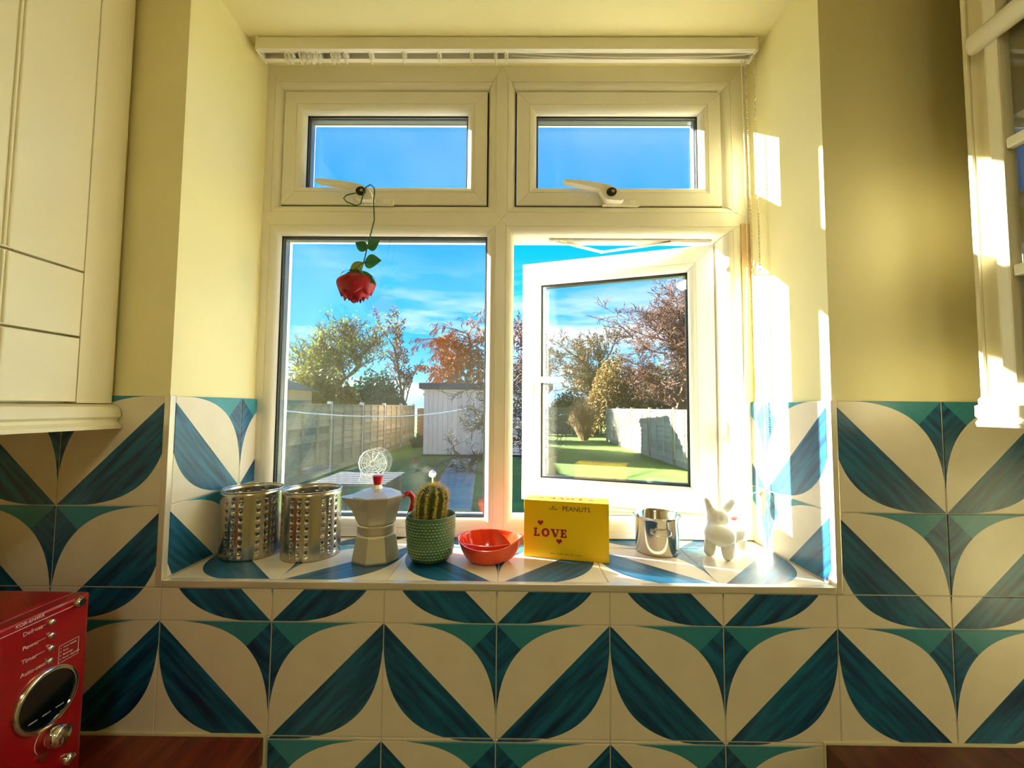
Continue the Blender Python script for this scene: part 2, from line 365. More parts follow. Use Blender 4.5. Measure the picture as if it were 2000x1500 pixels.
for nm, i_ in (('UL', cells['UL'][1]), ('UR', cells['UR'][1])):
    s = bpy.data.objects.new('fanlight', None); C.objects.link(s); s.parent = win; s['label'] = 'small fixed-shut top-hung sash with lever handle'
    x0, x1, z0, z1 = i_
    ring((x0, x1, z0, z1), .0022, .012, .06, 'seal', DARK, s)
    sash_frame(s, x0+.0024, x1-.0024, z0+.001, z1-.0024, .0505, YS)
    h = at(712, 375, 1, W) if nm == 'UL' else at(1190, 377, 1, W)
    top_handle(s, h.x, .9085, YS)
# open casement: hinged on the right, swung outwards
cas = bpy.data.objects.new('casement', None); C.objects.link(cas); cas.parent = win; cas['label'] = 'right-hand casement swung open to the garden'
x0, x1, z0, z1 = cells['LR'][1]
CW = x1-x0-.004
cas.location = (x1-.004, .052, 0); cas.rotation_euler = (0, 0, -R(18.5))
sash_frame(cas, -CW, 0, z0+.003, z1-.003, .062, 0.0, wl=.052)
ring((-CW+.001, -.001, z0+.004, z1-.004), .002, .0622, .066, 'seal', DARK, cas)
hx, hz = -CW+.026, .452
hp = MB(); hp.box(hx-.010, hx+.010, -.009, 0, hz-.048, hz+.030); ho = hp.build('handle_plate', WPLAS, cas, bevel=.004)
hp = MB(); hp.rings([[(hx+.0125*cos(2*pi*j/20), yy, hz+.0125*sin(2*pi*j/20)) for j in range(20)] for yy in (-.009, -.03)]); hp.build('handle_boss', WPLAS, cas, smooth=SM)
lev = MB(); lev.rings([[(hx+xx, -.022+dy*t*.007-.004*min(1, xx*30), hz+.006+dz*t*.0085+ (0.004 if xx > 0 else 0)) for dy, dz in ((-1,-1),(1,-1),(1,1),(-1,1))] for xx, t in ((-.006, 1), (.02, 1.0), (.06, .9), (.098, .8), (.104, .55))]); lev.build('handle', WPLAS, cas, smooth=.9, bevel=.0015)
k = MB(); k.rings([[(hx+.007*cos(2*pi*j/16), yy, hz-.002+.007*sin(2*pi*j/16)) for j in range(16)] for yy in (-.0299, -.0325)]); k.build('lock', STEEL, cas, smooth=SM)
for zz in (z1-.006, z0+.004):    # friction stays
    st = MB(); p0, p1, p2 = Vector((x0+.11, .03, zz)), Vector((x0+.24, .105, zz)), Vector((x1-.12, .035, zz))
    for a, c in ((p0, p1), (p1, p2)):
        d = (c-a).normalized(); n_ = Vector((-d.y, d.x, 0))*.006
        st.rings([[a+n_, a-n_, a-n_+Vector((0,0,.002)), a+n_+Vector((0,0,.002))], [c+n_, c-n_, c-n_+Vector((0,0,.002)), c+n_+Vector((0,0,.002))]])
    st.box(x0+.09, x1-.02, .025, .036, zz+.002, zz+.004); st.lathe([(.005, -.001), (.005, .004)], 12, p1)
    st.build('friction_stay', STEEL, win)
MB().prism([(.065, .072), (.16, .060), (.16, .052), (.065, .056)], 0, -.62, .62).build('outer_sill', mat('outer_sill_upvc', (205, 210, 208), .4), win)

# ------------------------------------------------------------------ blind headrail with carriers, cords and chain
rail = thing('vertical_blind_rail', 'white vertical-blind headrail under the recess ceiling, slats removed', 'blind rail', (0, .17, 1.25))
RX0, RX1 = -.582, .586
b = MB(); b.box(RX0, RX1, 0, .0035, -.031, -.0015); b.box(RX0, RX1, .037, .0405, -.031, -.0015); b.box(RX0, RX1, .0035, .037, -.006, -.0015)
b.box(RX0, RX1, .0035, .012, -.031, -.029); b.box(RX0, RX1, .0285, .037, -.031, -.029)
b.build('channel', UPVC, rail, bevel=.0008)
for xx in (RX0-.004, RX1-.002): MB().box(xx, xx+.006, -.001, .0415, -.033, 0).build('end_cap', WPLAS, rail, bevel=.001)
c0 = None
for px in (562, 571, 590, 600, 612, 624, 651, 661, 676, 726, 790, 858, 921, 968, 989):
    x = at(px, 105, 1, .19).x
    if c0 is None:
        b = MB(); b.box(-.0045, .0045, .008, .032, -.029, -.018); b.box(-.0022, .0022, .016, .022, -.044, -.029)
        b.tube([(-.004, .010, -.020), (-.002, .010, -.036), (0, .013, -.046), (.0015, .019, -.052), (.003, .023, -.048)], .0018, 6)
        c0 = b.build('carrier', WPLAS, rail); c = c0
    else: c = c0.copy(); C.objects.link(c)
    c.location = (x, 0, 0)
b = MB()
for k in range(2): b.tube([(.02+t*.56/12, .014+.006*k, -.027-.012*(1-((t-6.5+k)/6.5)**2)) for t in range(13)], .0009, 5)
b.build('cord', WPLAS, rail)
def beads(pts, name):
    m = MB(); 
    for p in pts:
        m.lathe([(.0006, -.0019), (.0019, -.0009), (.0019, .0009), (.0006, .0019)], 6, p)
    o = m.build(name, mat('bead_plastic', (214, 206, 178), .4), rail, smooth=2); o['kind'] = 'stuff'; return o
# two runs of chain and a slack white cord, gathered at a tassel
CX, CY = .583, .010
n = 200
beads([(CX-.012+.004*t/n+ .003*sin(t/n*3), CY+.012, -.035-1.035*t/n) for t in range(n+1)], 'bead_chain')
beads([(CX+.003+.005*t/n, CY+.004, -.035-1.035*t/n) for t in range(n+1)], 'bead_chain')
b = MB(); b.tube([(CX-.016, CY+.022, -.03), (CX-.013, CY+.022, -.25), (CX-.012, CY+.022, -.5), (CX-.020, CY+.02, -.68), (CX-.028, CY+.018, -.82), (CX-.035, CY+.014, -.96), (CX-.034, CY+.01, -1.02), (CX-.022, CY+.006, -1.055), (CX-.004, CY+.004, -1.045)], .0011, 6)
b.build('cord', WPLAS, rail)
b = MB(); b.lathe([(.0055, .018), (.0075, .012), (.0085, 0), (.0085, -.012), (.0065, -.03), (.006, -.036)], 12, (CX-.002, CY+.006, -1.065)); b.build('cord_weight', mat('wood_tassel', (232, 196, 140), .5), rail, smooth=SM)
b = MB(); b.tube([(CX+.004, CY+.002, -1.045), (CX+.016, CY-.002, -1.052), (CX+.021, CY-.002, -1.07), (CX+.016, CY-.002, -1.083), (CX+.010, CY-.002, -1.08), (CX+.012, CY-.002, -1.098), (CX+.019, CY-.004, -1.118)], .0011, 6); b.build('cord', mat('grey_cord', (120, 112, 104), .6), rail)

# ------------------------------------------------------------------ added fill lamp for the room, unseen on the ceiling behind the camera
lamp = thing('fill_light', 'added round fill light on the ceiling, out of view', 'light', (.05, -1.75, CE))
MB().lathe([(.19, 0), (.19, -.03), (.175, -.045)], 40, cap1=True).build('fill_base', WPLAS, lamp, smooth=SM)
ld = bpy.data.lights.new('fill_glow', 'AREA'); ld.shape = 'DISK'; ld.size = .34; ld.energy = 3.6; ld.color = (1, .97, .74)
lo = bpy.data.objects.new('fill_glow', ld); C.objects.link(lo); lo.parent = lamp; lo.location = (0, 0, -.05)

# ------------------------------------------------------------------ worktops and base units
WT = mat('oiled_wood', (140, 62, 34), .35, rgb2=(92, 34, 20), nscale=6, stretch=(8, 1, 8))
WT2 = mat('dark_wood', (112, 58, 46), .35, rgb2=(78, 36, 30), nscale=6, stretch=(8, 1, 8))
CAULK = mat('caulk', (226, 214, 170), .6)
def worktop(name, x0, x1, mt, label):
    o = thing(name, label, 'worktop', ((x0+x1)/2, -.3, -.24))
    h = (x1-x0)/2; n = 4 if x1 > .0 else 5
    for i in range(n):
        a, c = -h+2*h*i/n, -h+2*h*(i+1)/n
        MB().box(a+.0003, c-.0003, -.30, .297, 0, .0455).build('stave', mt, o, bevel=.001)
    return o
wl = worktop('wooden_worktop', XL+.005, -.405, WT, 'red-brown oiled wooden worktop under the red microwave')
wr = worktop('wooden_worktop', .571, XR-.005, WT2, 'dark red-brown wooden worktop below the glazed cabinet')
b = MB(); b.box(XL+.005, -.4005, -.003, .0005, -.1945, -.1905); b.box(-.4048, -.4005, -.003, .0005, -.24, -.1945); b.build('caulk_line', CAULK, wall_back)
b = MB(); b.box(.5665, XR-.005, -.003, .0005, -.1945, -.1905); b.box(.5665, .5708, -.003, .0005, -.24, -.1945); b.build('caulk_line', CAULK, wall_back)
for x0, x1, lb in ((XL+.005, -.41, 'cream base cabinet under the red-brown worktop'), (.576, XR-.005, 'cream base cabinet under the dark worktop')):
    o = thing('base_cabinet', lb, 'cabinet', ((x0+x1)/2, -.29, FL)); h = (x1-x0)/2
    MB().box(-h, h, -.27, .285, .1, .859).build('carcass', CAB, o); MB().box(-h, h, -.22, .285, 0, .1).build('plinth', CAB, o)
    d = MB().box(-h+.003, h-.003, -.29, -.27, .105, .855).build('door', CAB, o, bevel=.003)
    MB().tube([(h-.05, -.29, .74), (h-.05, -.315, .74), (h-.05, -.315, .62), (h-.05, -.29, .62)], .005, 8).build('handle', STEEL, d)

# ------------------------------------------------------------------ wall cabinet on the left, facing the room's middle
FXC = -.705
lc = thing('wall_cabinet', 'cream wall cabinet with beaded door, two small drawers and pelmet', 'cabinet', (FXC, 0, .385))
def bx(x0, x1, y0, y1, z0, z1): return MB().box(x0, x1, y0, y1, z0, z1)
LD = -.95
bx(XL-FXC+.002, -.022, LD, -.001, 0, .93).build('carcass', CAB, lc)
b = MB(); b.prism([(-.022, -.001), (-.003, -.001), (0, -.004), (0, -.0655), (-.022, -.0655)], 2, 0, .93); b.build('corner_post', CAB, lc, bevel=.002)
def front(name, z0, z1):
    p = MB(); p.box(-.0215, 0, -.62, -.067, z0, z1); d = p.build(name, CAB, lc, bevel=.0012)
    m = MB()
    for yy in (-.1735, -.1795): m.tube([(0.0004, yy, z0+.002), (0.0004, yy, z1-.002)], .0022, 8)
    m.build('bead', CAB, d, smooth=1.5)
    return d
front('drawer', .0025, .1090); front('drawer', .1125, .2205); front('door', .2240, .925)
MB().tube([(0, -.40, .30), (.022, -.40, .305), (.022, -.40, .415), (0, -.40, .42)], .005, 8).build('handle', STEEL, lc)
b = MB(); b.prism([(-.09, -.001), (-.002, -.001), (.012, -.006), (.016, -.016), (.016, -.024), (.011, -.028), (.011, -.033), (.018, -.039), (.018, -.045), (-.09, -.045)], 1, LD, -.002); b.build('pelmet', CAB, lc, smooth=.6)

# ------------------------------------------------------------------ glazed cabinet on the right
FXR, ZR = .772, .405
def ypx(px): return at(px, 645, 0, FXR).y
def zpx(px, py): return at(px, py, 0, FXR).z-ZR
rc = thing('glazed_cabinet', 'cream wall cabinet with glazed door and moulded base', 'cabinet', (FXR, 0, ZR))
ya, yb_, yc, yd, yg = ypx(1908), ypx(1918), ypx(1952), ypx(1958), ypx(1986)
b = MB(); D = XR-FXR-.002; YE = -.62
b.box(.03, D, YE, YE+.018, 0, .95); b.box(.016, D, ya-.02, ya, -.022, .95); b.box(D-.01, D, YE+.018, ya-.02, 0, .95); b.box(.03, D-.01, YE+.018, ya-.02, 0, .018); b.box(.03, D-.01, YE+.018, ya-.02, .932, .95)
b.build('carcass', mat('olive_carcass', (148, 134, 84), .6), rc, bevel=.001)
MB().box(0, .016, yb_, ya, -.04, .95).build('side_strip', CAB, rc, bevel=.002)
b = MB(); b.prism([(.004, yb_-.0005), (.012, yb_-.006), (.015, (yb_+yc)/2), (.012, yc+.006), (.004, yc), (.016, yc), (.016, yb_-.0005)], 2, -.01, .95); b.build('cove_strip', CAB, rc, smooth=.8)
dr = bpy.data.objects.new('glazed_door', None); C.objects.link(dr); dr.parent = rc
y0 = -.50
b = MB(); b.box(-.004, .016, yg, yd, .0, .93); b.box(-.004, .016, y0, y0+.03, 0, .93); b.box(-.004, .016, y0+.03, yg, 0, .02); b.box(-.004, .016, y0+.03, yg, .905, .93); b.build('door_frame', CAB, dr, bevel=.003)
for zz in (zpx(1962, 283), zpx(1982, 528)): MB().box(-.001, .012, y0+.03, yg, zz-.009, zz+.009).build('glazing_bar', CAB, dr, bevel=.004)
zc = zpx(1912, 84)
b = MB(); b.rings([[(-.006+.012*cos(a)*t, yy, zc+.018*sin(a)*t) for a in [2*pi*j/12 for j in range(12)]] for yy, t in ((ypx(1930), .55), (ypx(1930)-.003, .9), (ypx(1930)-.008, 1), (y0, 1))]); b.build('cross_rail', CAB, dr, smooth=1)
MB().box(.006, .009, y0+.028, yg+.002, .018, .907).build('pane', GLASS, dr)
for zz in (.21, .43, .63): MB().box(.03, D-.011, YE+.019, ya-.021, zz-.008, zz+.008).build('shelf', CAB, rc)
b = MB(); b.prism([(.03, 0), (-.010, 0), (-.014, -.004), (-.014, -.012), (-.020, -.014), (-.020, -.030), (-.015, -.034), (-.020, -.040), (-.018, -.046), (.03, -.046)], 1, YE, ypx(1920)); b.build('pelmet', CAB, rc, smooth=.6)

# ------------------------------------------------------------------ red microwave
MX = -.63
mw = thing('microwave_oven', 'red microwave with round black display, chrome-capped corners and steel handle', 'microwave', (MX, -.098, -.1945))
MR = mat('microwave_red', (142, 6, 16), .28, coat=.25)
Hm = .288; Wm = .46; Dm = .345
b = MB(); b.box(-Dm, -.022, -Wm, 0, .012, Hm); b.build('housing', MR, mw, bevel=.006)
b = MB(); b.box(-.0218, 0, -.165, 0, .014, Hm-.001); pn = b.build('control_panel', MR, mw, bevel=.004)
b = MB(); b.box(-.0218, 0, -Wm, -.167, .014, Hm-.001); do = b.build('door', MR, mw, bevel=.004)
MB().box(-.001, .0008, -.43, -.2, .06, .24).build('door_window', mat('black_glass', (8, 8, 10), .08), do)
hm = MB(); hm.rings([[(.02+.016*cos(a), -.178+.011*sin(a), zz) for a in [2*pi*j/14 for j in range(14)]] for zz in (.03, .205)]); hm.box(.0, .02, -.183, -.173, .04, .055); hm.box(.0, .02, -.183, -.173, .18, .195); hm.build('door_handle', STEEL, mw, smooth=SM)
for fx, fy in ((-.03, -.03), (-.03, -.43), (-.3, -.03), (-.3, -.43)): MB().lathe([(.012, 0), (.014, .013)], 12, (fx, fy, 0)).build('foot', DARK, mw)
WHT = mat('white_print', (228, 190, 190), .5)
CHR = mat('chrome', (225, 220, 205), .12, metal=1.0)
def onp(px, py):
    q = at(px, py, 0, MX); return q.y-mw.location.y, q.z-mw.location.z
def disc(m, y, z, r, x0, x1, n=20): m.rings([[(x, y+r*cos(2*pi*j/n), z+r*sin(2*pi*j/n)) for j in range(n)] for x in (x0, x1)])
ry, rz_ = onp(90, 1365)
RR = .0415
b = MB(); N_ = 40
b.rings([[(x, ry+r*cos(2*pi*j/N_), rz_+r*sin(2*pi*j/N_)) for j in range(N_)] for r, x in ((RR, 0), (RR, .003), (RR-.002, .005), (RR-.0055, .0045), (RR-.006, .002))], cap0=False, cap1=False); b.build('display_ring', CHR, pn, smooth=1)
b = MB(); disc(b, ry, rz_, RR-.0055, 0, .0026, 40); b.build('display', mat('black_glass', (8, 8, 10), .08), pn, smooth=SM)
b = MB()
for k in (-1, 0, 1): b.box(.0026, .0029, ry+.017*k-.006, ry+.017*k+.005, rz_-.0205, rz_-.0188)
b.build('display_mark', mat('display_grey', (150, 150, 145), .5), pn)
for px, py, r in ((152, 1176, .0075), (131, 1482, .0085)):
    y_, z_ = onp(px, py); b = MB(); b.rings([[(x, y_+rr*cos(2*pi*j/20), z_+rr*sin(2*pi*j/20)) for j in range(20)] for rr, x in ((r, 0), (r, .004), (r*.7, .0075))]); b.build('corner_cap', CHR, pn, smooth=1)
PB = lambda y, z: basis((.0003, y, z), (0, 1, 0), (0, 0, 1), (1, 0, 0))
zl = {}
for nm, px, py, bx_, by_ in (('Defrost', 44, 1243, 99, 1215), ('Power', 43, 1271, 98, 1241), ('Timer', 41, 1297, 97, 1266), ('Auto-cook', 39, 1321, 95, 1291)):
    y_, z_ = onp(bx_, by_)
    b = MB(); b.rings([[(x, y_+rr*cos(2*pi*j/16), z_+rr*sin(2*pi*j/16)) for j in range(16)] for rr, x in ((.0042, 0), (.0042, .003), (.003, .0042))]); b.build('button', CHR, pn, smooth=1)
    yt, zt = onp(px, py); text('lettering', nm, .0076, WHT, pn, PB(yt, z_-.0005))
    MB().box(0, .0004, y_-.016, y_-.006, z_-.0003, z_+.0002).build('guide_line', WHT, pn)
yt, zt = onp(30, 1225); text('lettering', 'KOR-6N9RR', .0064, WHT, pn, PB(yt, onp(62, 1212)[1]))
ya, za = onp(114, 1280)
b = MB(); z0_, z1_ = za-.0125, za+.0125; ye_ = onp(153, 1262)[0]
for q in ((ya, ye_, z0_, z0_+.0006), (ya, ye_, z1_-.0006, z1_), (ya, ya+.0006, z0_, z1_), (ye_-.0006, ye_, z0_, z1_)): b.box(0, .0004, q[0], q[1], q[2], q[3])
b.build('program_frame', WHT, pn)
for k, tx in enumerate(('1  Auto reheat', '2  Pizza', '3  Beverage', '4  Fresh vegetable')): text('lettering', tx, .0037, WHT, pn, PB(ya+.002, z1_-.0045-.0052*k))
z_ = Hm-.012; MB().box(0, .0004, -.16, -.02, z_-.0004, z_+.0004).build('guide_line', WHT, pn)
y_, z_ = onp(100, 1437); b = MB(); b.rings([[(x, y_+rr*cos(2*pi*j/24), z_+rr*sin(2*pi*j/24)) for j in range(24)] for rr, x in ((.014, 0), (.0145, .006), (.0135, .016), (.011, .018))]); b.box(.017, .021, y_-.0025, y_+.0025, z_-.012, z_+.012); b.build('dial', CHR, pn, smooth=.8)
b = MB(); b.tube([(.0004, y_+.021*cos(a), z_+.021*sin(a)) for a in [R(60+14*k) for k in range(12)]], .0005, 4); b.build('dial_scale', WHT, pn)
y_, z_ = onp(80, 1478); b = MB(); disc(b, y_, z_, .0055, 0, .004); b.build('button', CHR, pn, smooth=1)

# ------------------------------------------------------------------ things on the sill
def tub():
    o = thing('utensil_tub', '', 'utensil tub', group='perforated steel utensil tubs')
    r, h, n, t = .0585, .137, 120, .001
    # wall with round holes: grid of cells; a cell with a hole is an outer square joined to a ring
    m = MB()
    zs = [.022+.0145*k for k in range(8)]          # hole rows
    cols = []
    for c in range(6): cols += [c*20+4, c*20+9, c*20+14]   # three columns, then a plain stretch
    cells_z = [.0, .004, .012]+[.012+.0158*(k+1) for k in range(7)]+[.1285, h]
    for i in range(n):
        a0, a1 = 2*pi*i/n, 2*pi*(i+1)/n
        hole_c = any(i in (c-1, c, c+1) for c in cols)
        for k in range(len(cells_z)-1):
            if hole_c and 2 <= k <= 8: continue
            z0_, z1_ = cells_z[k], cells_z[k+1]
            m.quad([(r*cos(a0), r*sin(a0), z0_), (r*cos(a1), r*sin(a1), z0_), (r*cos(a1), r*sin(a1), z1_), (r*cos(a0), r*sin(a0), z1_)])
    hr = .0031
    for c in cols:
        ac = 2*pi*(c+.5)/n; ha = 2*pi*1.5/n
        for k in range(2, 9):
            z0_, z1_ = cells_z[k], cells_z[k+1]; zc = (z0_+z1_)/2; hz_ = (z1_-z0_)/2; ns = 16
            pi_, po = [], []
            for j in range(ns):
                th = 2*pi*j/ns+pi/ns*0; cx, cz = cos(th), sin(th); s_ = 1/max(abs(cx), abs(cz))
                po.append((ac+ha*cx*s_, zc+hz_*cz*s_)); pi_.append((ac+hr/r*cx, zc+hr*cz))
            for j in range(ns):
                q = [po[j], po[(j+1) % ns], pi_[(j+1) % ns], pi_[j]]
                m.quad([(r*cos(a), r*sin(a), z) for a, z in q])
    w_ = m.build('perforated_wall', STEEL, o)
    bm = bmesh.new(); bm.from_mesh(w_.data); bmesh.ops.remove_doubles(bm, verts=bm.verts, dist=1e-5); bmesh.ops.recalc_face_normals(bm, faces=bm.faces)
    for f in bm.faces: f.smooth = True
    bm.to_mesh(w_.data); bm.free()
    sm = w_.modifiers.new('thickness', 'SOLIDIFY'); sm.thickness = t; sm.offset = -1
    b = MB(); b.rings([[(rr*cos(2*pi*j/64), rr*sin(2*pi*j/64), z) for j in range(64)] for rr, z in ((r+.0008, h-.001), (r+.0012, h), (r+.0008, h+.0012), (r-.0012, h+.0012), (r-.0016, h), (r-.0012, h-.001), (r+.0008, h-.001))], cap0=False, cap1=False); b.build('rim', CHR, o, smooth=2)
    b = MB(); b.lathe([(r-.002, 0), (r, .003), (r-.001, .004)], 64, cap0=True, cap1=True); b.build('tub_base', STEEL, o, smooth=SM)
    return o
t1 = tub(); t1.location = (-.404, .146, SILL); t1.rotation_euler.z = R(3)
t1['label'] = 'perforated steel utensil tub between the other tub and the coffee maker'
t2 = dup(t1); t2.location = (-.5335, .148, SILL); t2.rotation_euler.z = R(-2); t2['label'] = 'perforated steel utensil tub touching the left side of the recess'

# stovetop coffee maker
mk = thing('stovetop_coffee_maker', 'aluminium octagonal stovetop coffee maker with red knob and red handle', 'coffee maker', (-.258, .126, SILL), R(18))
MK = mat('cast_aluminium', (214, 206, 188), .34, metal=.6, noise=.03, nscale=20)
def octa(prof_, mi=0):
    m = MB(); m.rings([[(r*cos(2*pi*j/8+pi/8), r*sin(2*pi*j/8+pi/8), z) for j in range(8)] for r, z in prof_]); return m
octa([(.050, 0), (.0505, .004), (.0415, .050), (.038, .054)]).build('boiler', MK, mk, bevel=.0012)
MB().lathe([(.036, .0535), (.0385, .055), (.0385, .070), (.036, .072)], 40).build('collar', MK, mk, smooth=SM)
# upper jug: octagonal, flaring, with a spout on the left
m = MB(); rg = []
for r, z, sp in ((.036, .0715, 0), (.040, .076, 0), (.0475, .104, .006), (.0525, .127, .022), (.053, .1285, .024)):
    ring_ = []
    for j in range(8):
        a = 2*pi*j/8+pi/8; x, y = r*cos(a), r*sin(a)
        if j in (3, 4): x -= sp; y *= (1-.7*min(1, sp/.02))
        ring_.append((x, y, z))
    rg.append(ring_)
m.rings(rg); m.build('jug', MK, mk, bevel=.001)
octa([(.0515, .1285), (.0520, .130), (.030, .1395), (.012, .1425), (.0085, .150)]).build('lid', MK, mk, bevel=.0006)
MB().lathe([(.0075, .1495), (.0105, .166), (.0112, .168), (.0095, .169)], 14).build('knob', RED, mk, smooth=.7)
m = MB(); m.box(.047, .062, -.005, .005, .119, .127); m.build('hinge', MK, mk, bevel=.001)
hp_ = [(.052, .121), (.059, .1275), (.066, .1275), (.072, .122), (.0735, .111), (.070, .097), (.066, .085), (.063, .073), (.060, .066)]
m = MB(); m.tube([(x, 0, z) for x, z in hp_], [.006, .0068, .0072, .0072, .007, .0066, .006, .0055, .003], 8, flat=.8); m.build('handle', RED, mk, smooth=1)

# white cobweb ornament stuck to the glass
wp = at(728, 905, 1, W+.0235)
cw = thing('cobweb_ornament', 'round white lace cobweb stuck on the pane above the coffee maker', 'ornament', (wp.x, W+.0225, wp.z))
m = MB(); Rw = .0335; ns = 12
tips = []
for j in range(ns):
    a = 2*pi*j/ns; m.tube([(0, 0, 0), (Rw*cos(a), 0, Rw*sin(a))], .0009, 5)
for k, rr in enumerate((.010, .0165, .023, .029)):
    pts = []
    for j in range(ns):
        a0, a1 = 2*pi*j/ns, 2*pi*(j+1)/ns; am = (a0+a1)/2
        pts += [(rr*cos(a0), 0, rr*sin(a0)), (rr*.93*cos(am), 0, rr*.93*sin(am))]
    pts.append(pts[0]); m.tube(pts, .0008, 4)
pts = []
for j in range(ns*4+1):
    a = 2*pi*j/(ns*4); pts.append((Rw*(1+.02*cos(14*a))*cos(a), 0, Rw*(1+.02*cos(14*a))*sin(a)))
m.tube(pts, .0013, 5)
m.tube([(-.030, 0, -.016), (-.031, 0, -.034), (-.034, 0, -.044), (-.026, 0, -.037), (-.012, 0, -.031)], .0008, 5); m.tube([(.030, 0, -.014), (.027, 0, -.026), (.020, 0, -.036)], .0008, 5)
m.build('web', mat('white_lace', (245, 245, 240), .6), cw)
b = MB(); b.rings([[(r*cos(2*pi*j/16), y, r*sin(2*pi*j/16)) for j in range(16)] for r, y in ((.004, -.001), (.005, 0), (.004, .0008))]); b.build('web_centre', mat('white_lace', (245, 245, 240), .6), cw, smooth=1)

# cactus
pc = thing('potted_cactus', 'small hairy barrel cactus in a green textured pot', 'plant', (-.1425, .117, SILL))
PG = mat('green_glaze', (74, 112, 78), .3, noise=.15, nscale=40)
b = MB(); b.lathe([(.030, 0), (.038, .004), (.0445, .014), (.0475, .030), (.0495, .060), (.0505, .088), (.0505, .0925), (.0485, .0935), (.047, .0905), (.0455, .076), (.0455, .07)], 56, cap1=False); pot = b.build('pot', PG, pc, smooth=.9)
m = MB()
for k in range(13):                       # raised dashes around the pot
    z = .014+k*.0058; rr = .0447+(.0500-.0447)*min(1, k/9)
    if k == 0: rr = .0445
    elif k < 4: rr = .0455+.0007*k
    for j in range(44):
        a = 2*pi*(j+.5*(k % 2))/44; ca, sa = cos(a), sin(a); d = .0022
        P0 = Vector((ca*rr, sa*rr, z)); tn = Vector((-sa, ca, 0)); nn = Vector((ca, sa, 0)); up = Vector((0, 0, 1))
        q = [P0-tn*d-up*.001, P0+tn*d-up*.001, P0+tn*d+up*.001, P0-tn*d+up*.001]; q2 = [P0+nn*.0011+(x-P0)*.6 for x in q]
        m.rings([q, q2], cap0=False)
o = m.build('raised_dots', mat('green_glaze_light', (150, 176, 138), .35), pot); o['kind'] = 'stuff'
MB().lathe([(.0455, .0755), (.03, .0775), (.001, .078)], 32, cap0=False).build('soil', mat('soil', (54, 40, 28), .95, noise=.3, nscale=90, bump=.8, bscale=200), pc)
CG = mat('cactus_green', (96, 112, 34), .6, rgb2=(58, 66, 26), nscale=60)
m = MB(); rg = []; nr = 11
for i in range(22):
    t = i/21; z = .070+t*.081; rb = .0275*(1-.12*(1-t)**2)*(1-max(0, (t-.55)/.45)**2.6)**.5*.98+.0015
    rg.append([((rb*(1+.14*cos(nr*a)))*cos(a)-.003+.008*t, (rb*(1+.14*cos(nr*a)))*sin(a), z) for a in [2*pi*j/88 for j in range(88)]])
m.rings(rg); cb = m.build('cactus_body', CG, pc, smooth=2)
rnd = random.Random(4); m = MB()
for j in range(nr):
    a = 2*pi*j/nr
    for i in range(26):
        t = (i+.5)/26; z = .074+t*.078; rb = .0275*(1-.12*(1-t)**2)*(1-max(0, (t-.55)/.45)**2.6)**.5*1.12+.001
        c0_ = Vector((rb*cos(a)-.003+.008*t, rb*sin(a), z))
        for s in range(9):
            d = Vector((cos(a)+rnd.uniform(-.9, .9), sin(a)+rnd.uniform(-.9, .9), rnd.uniform(-.5, .9)+ (1.2 if t > .9 else 0))).normalized()
            l_ = rnd.uniform(.005, .011); e_ = d.orthogonal().normalized()*.00032; e2 = d.cross(e_)
            m.rings([[c0_+e_, c0_-e_*.5+e2, c0_-e_*.5-e2], [c0_+d*l_+e_*.2, c0_+d*l_-e_*.1+e2*.2, c0_+d*l_-e_*.1-e2*.2]], cap0=False, cap1=False)
for s in range(150):
    a = rnd.uniform(0, 2*pi); r_ = rnd.uniform(0, .007); c0_ = Vector((.005+r_*cos(a), r_*sin(a), .149)); d = Vector((r_*cos(a)*60, r_*sin(a)*60, 1)).normalized(); l_ = rnd.uniform(.006, .013); e_ = d.orthogonal().normalized()*.0003; e2 = d.cross(e_)
    m.rings([[c0_+e_, c0_-e_*.5+e2, c0_-e_*.5-e2], [c0_+d*l_, c0_+d*l_+e2*.1, c0_+d*l_-e2*.1]], cap0=False, cap1=False)
o = m.build('spines', mat('cactus_spine', (226, 196, 110), .6), cb); o['kind'] = 'stuff'

# orange two-part dish
bd = thing('orange_dish', 'glossy orange ceramic dish with a dividing wall and pointed tip', 'dish', (-.0245, .113, SILL))
OG = mat('orange_glaze', (226, 62, 14), .16, coat=.5)
def dish(ph, t):
    """radius, height of the dish at angle ph and 0..1 from foot to rim; front (-y) rim is lower, +x end runs to a tip"""
    fr = max(0, -sin(ph)); tip = max(0, cos(ph))**14
    rx = .062+.014*tip; ry_ = .052-.002*fr
    rim_h = .049-.014*fr**1.3+.004*tip
    k = .42+.58*t**.62
    return rx*k*cos(ph), ry_*k*sin(ph), rim_h*t**1.5
n = 64; m = MB(); out_r = [[dish(2*pi*j/n, i/10) for j in range(n)] for i in range(11)]
def inn(p, s_, dz): return (p[0]*s_, p[1]*s_, p[2]+dz)
in_r = [[inn(dish(2*pi*j/n, i/10), .955, .0032 if i < 10 else .0006) for j in range(n)] for i in range(10, -1, -1)]
m.rings(out_r+in_r); m.build('bowl', OG, bd, smooth=1.4)
m = MB(); N2 = 16; lo_, hi_ = [], []
for k in range(N2+1):
    x = -.052+.106*k/N2; yb = -.016-.004*sin(pi*k/N2); zt_ = .0375+.002*cos(2*pi*k/N2)
    e_ = abs(2*k/N2-1); zb = .004+.024*e_**2.5
    lo_.append((x, yb, zb, zt_))
m.rings([[(x, y-.002, zb), (x, y+.002, zb), (x, y+.002, zt_), (x, y-.002, zt_)] for x, y, zb, zt_ in lo_]); m.build('divider', OG, bd, bevel=.0006)

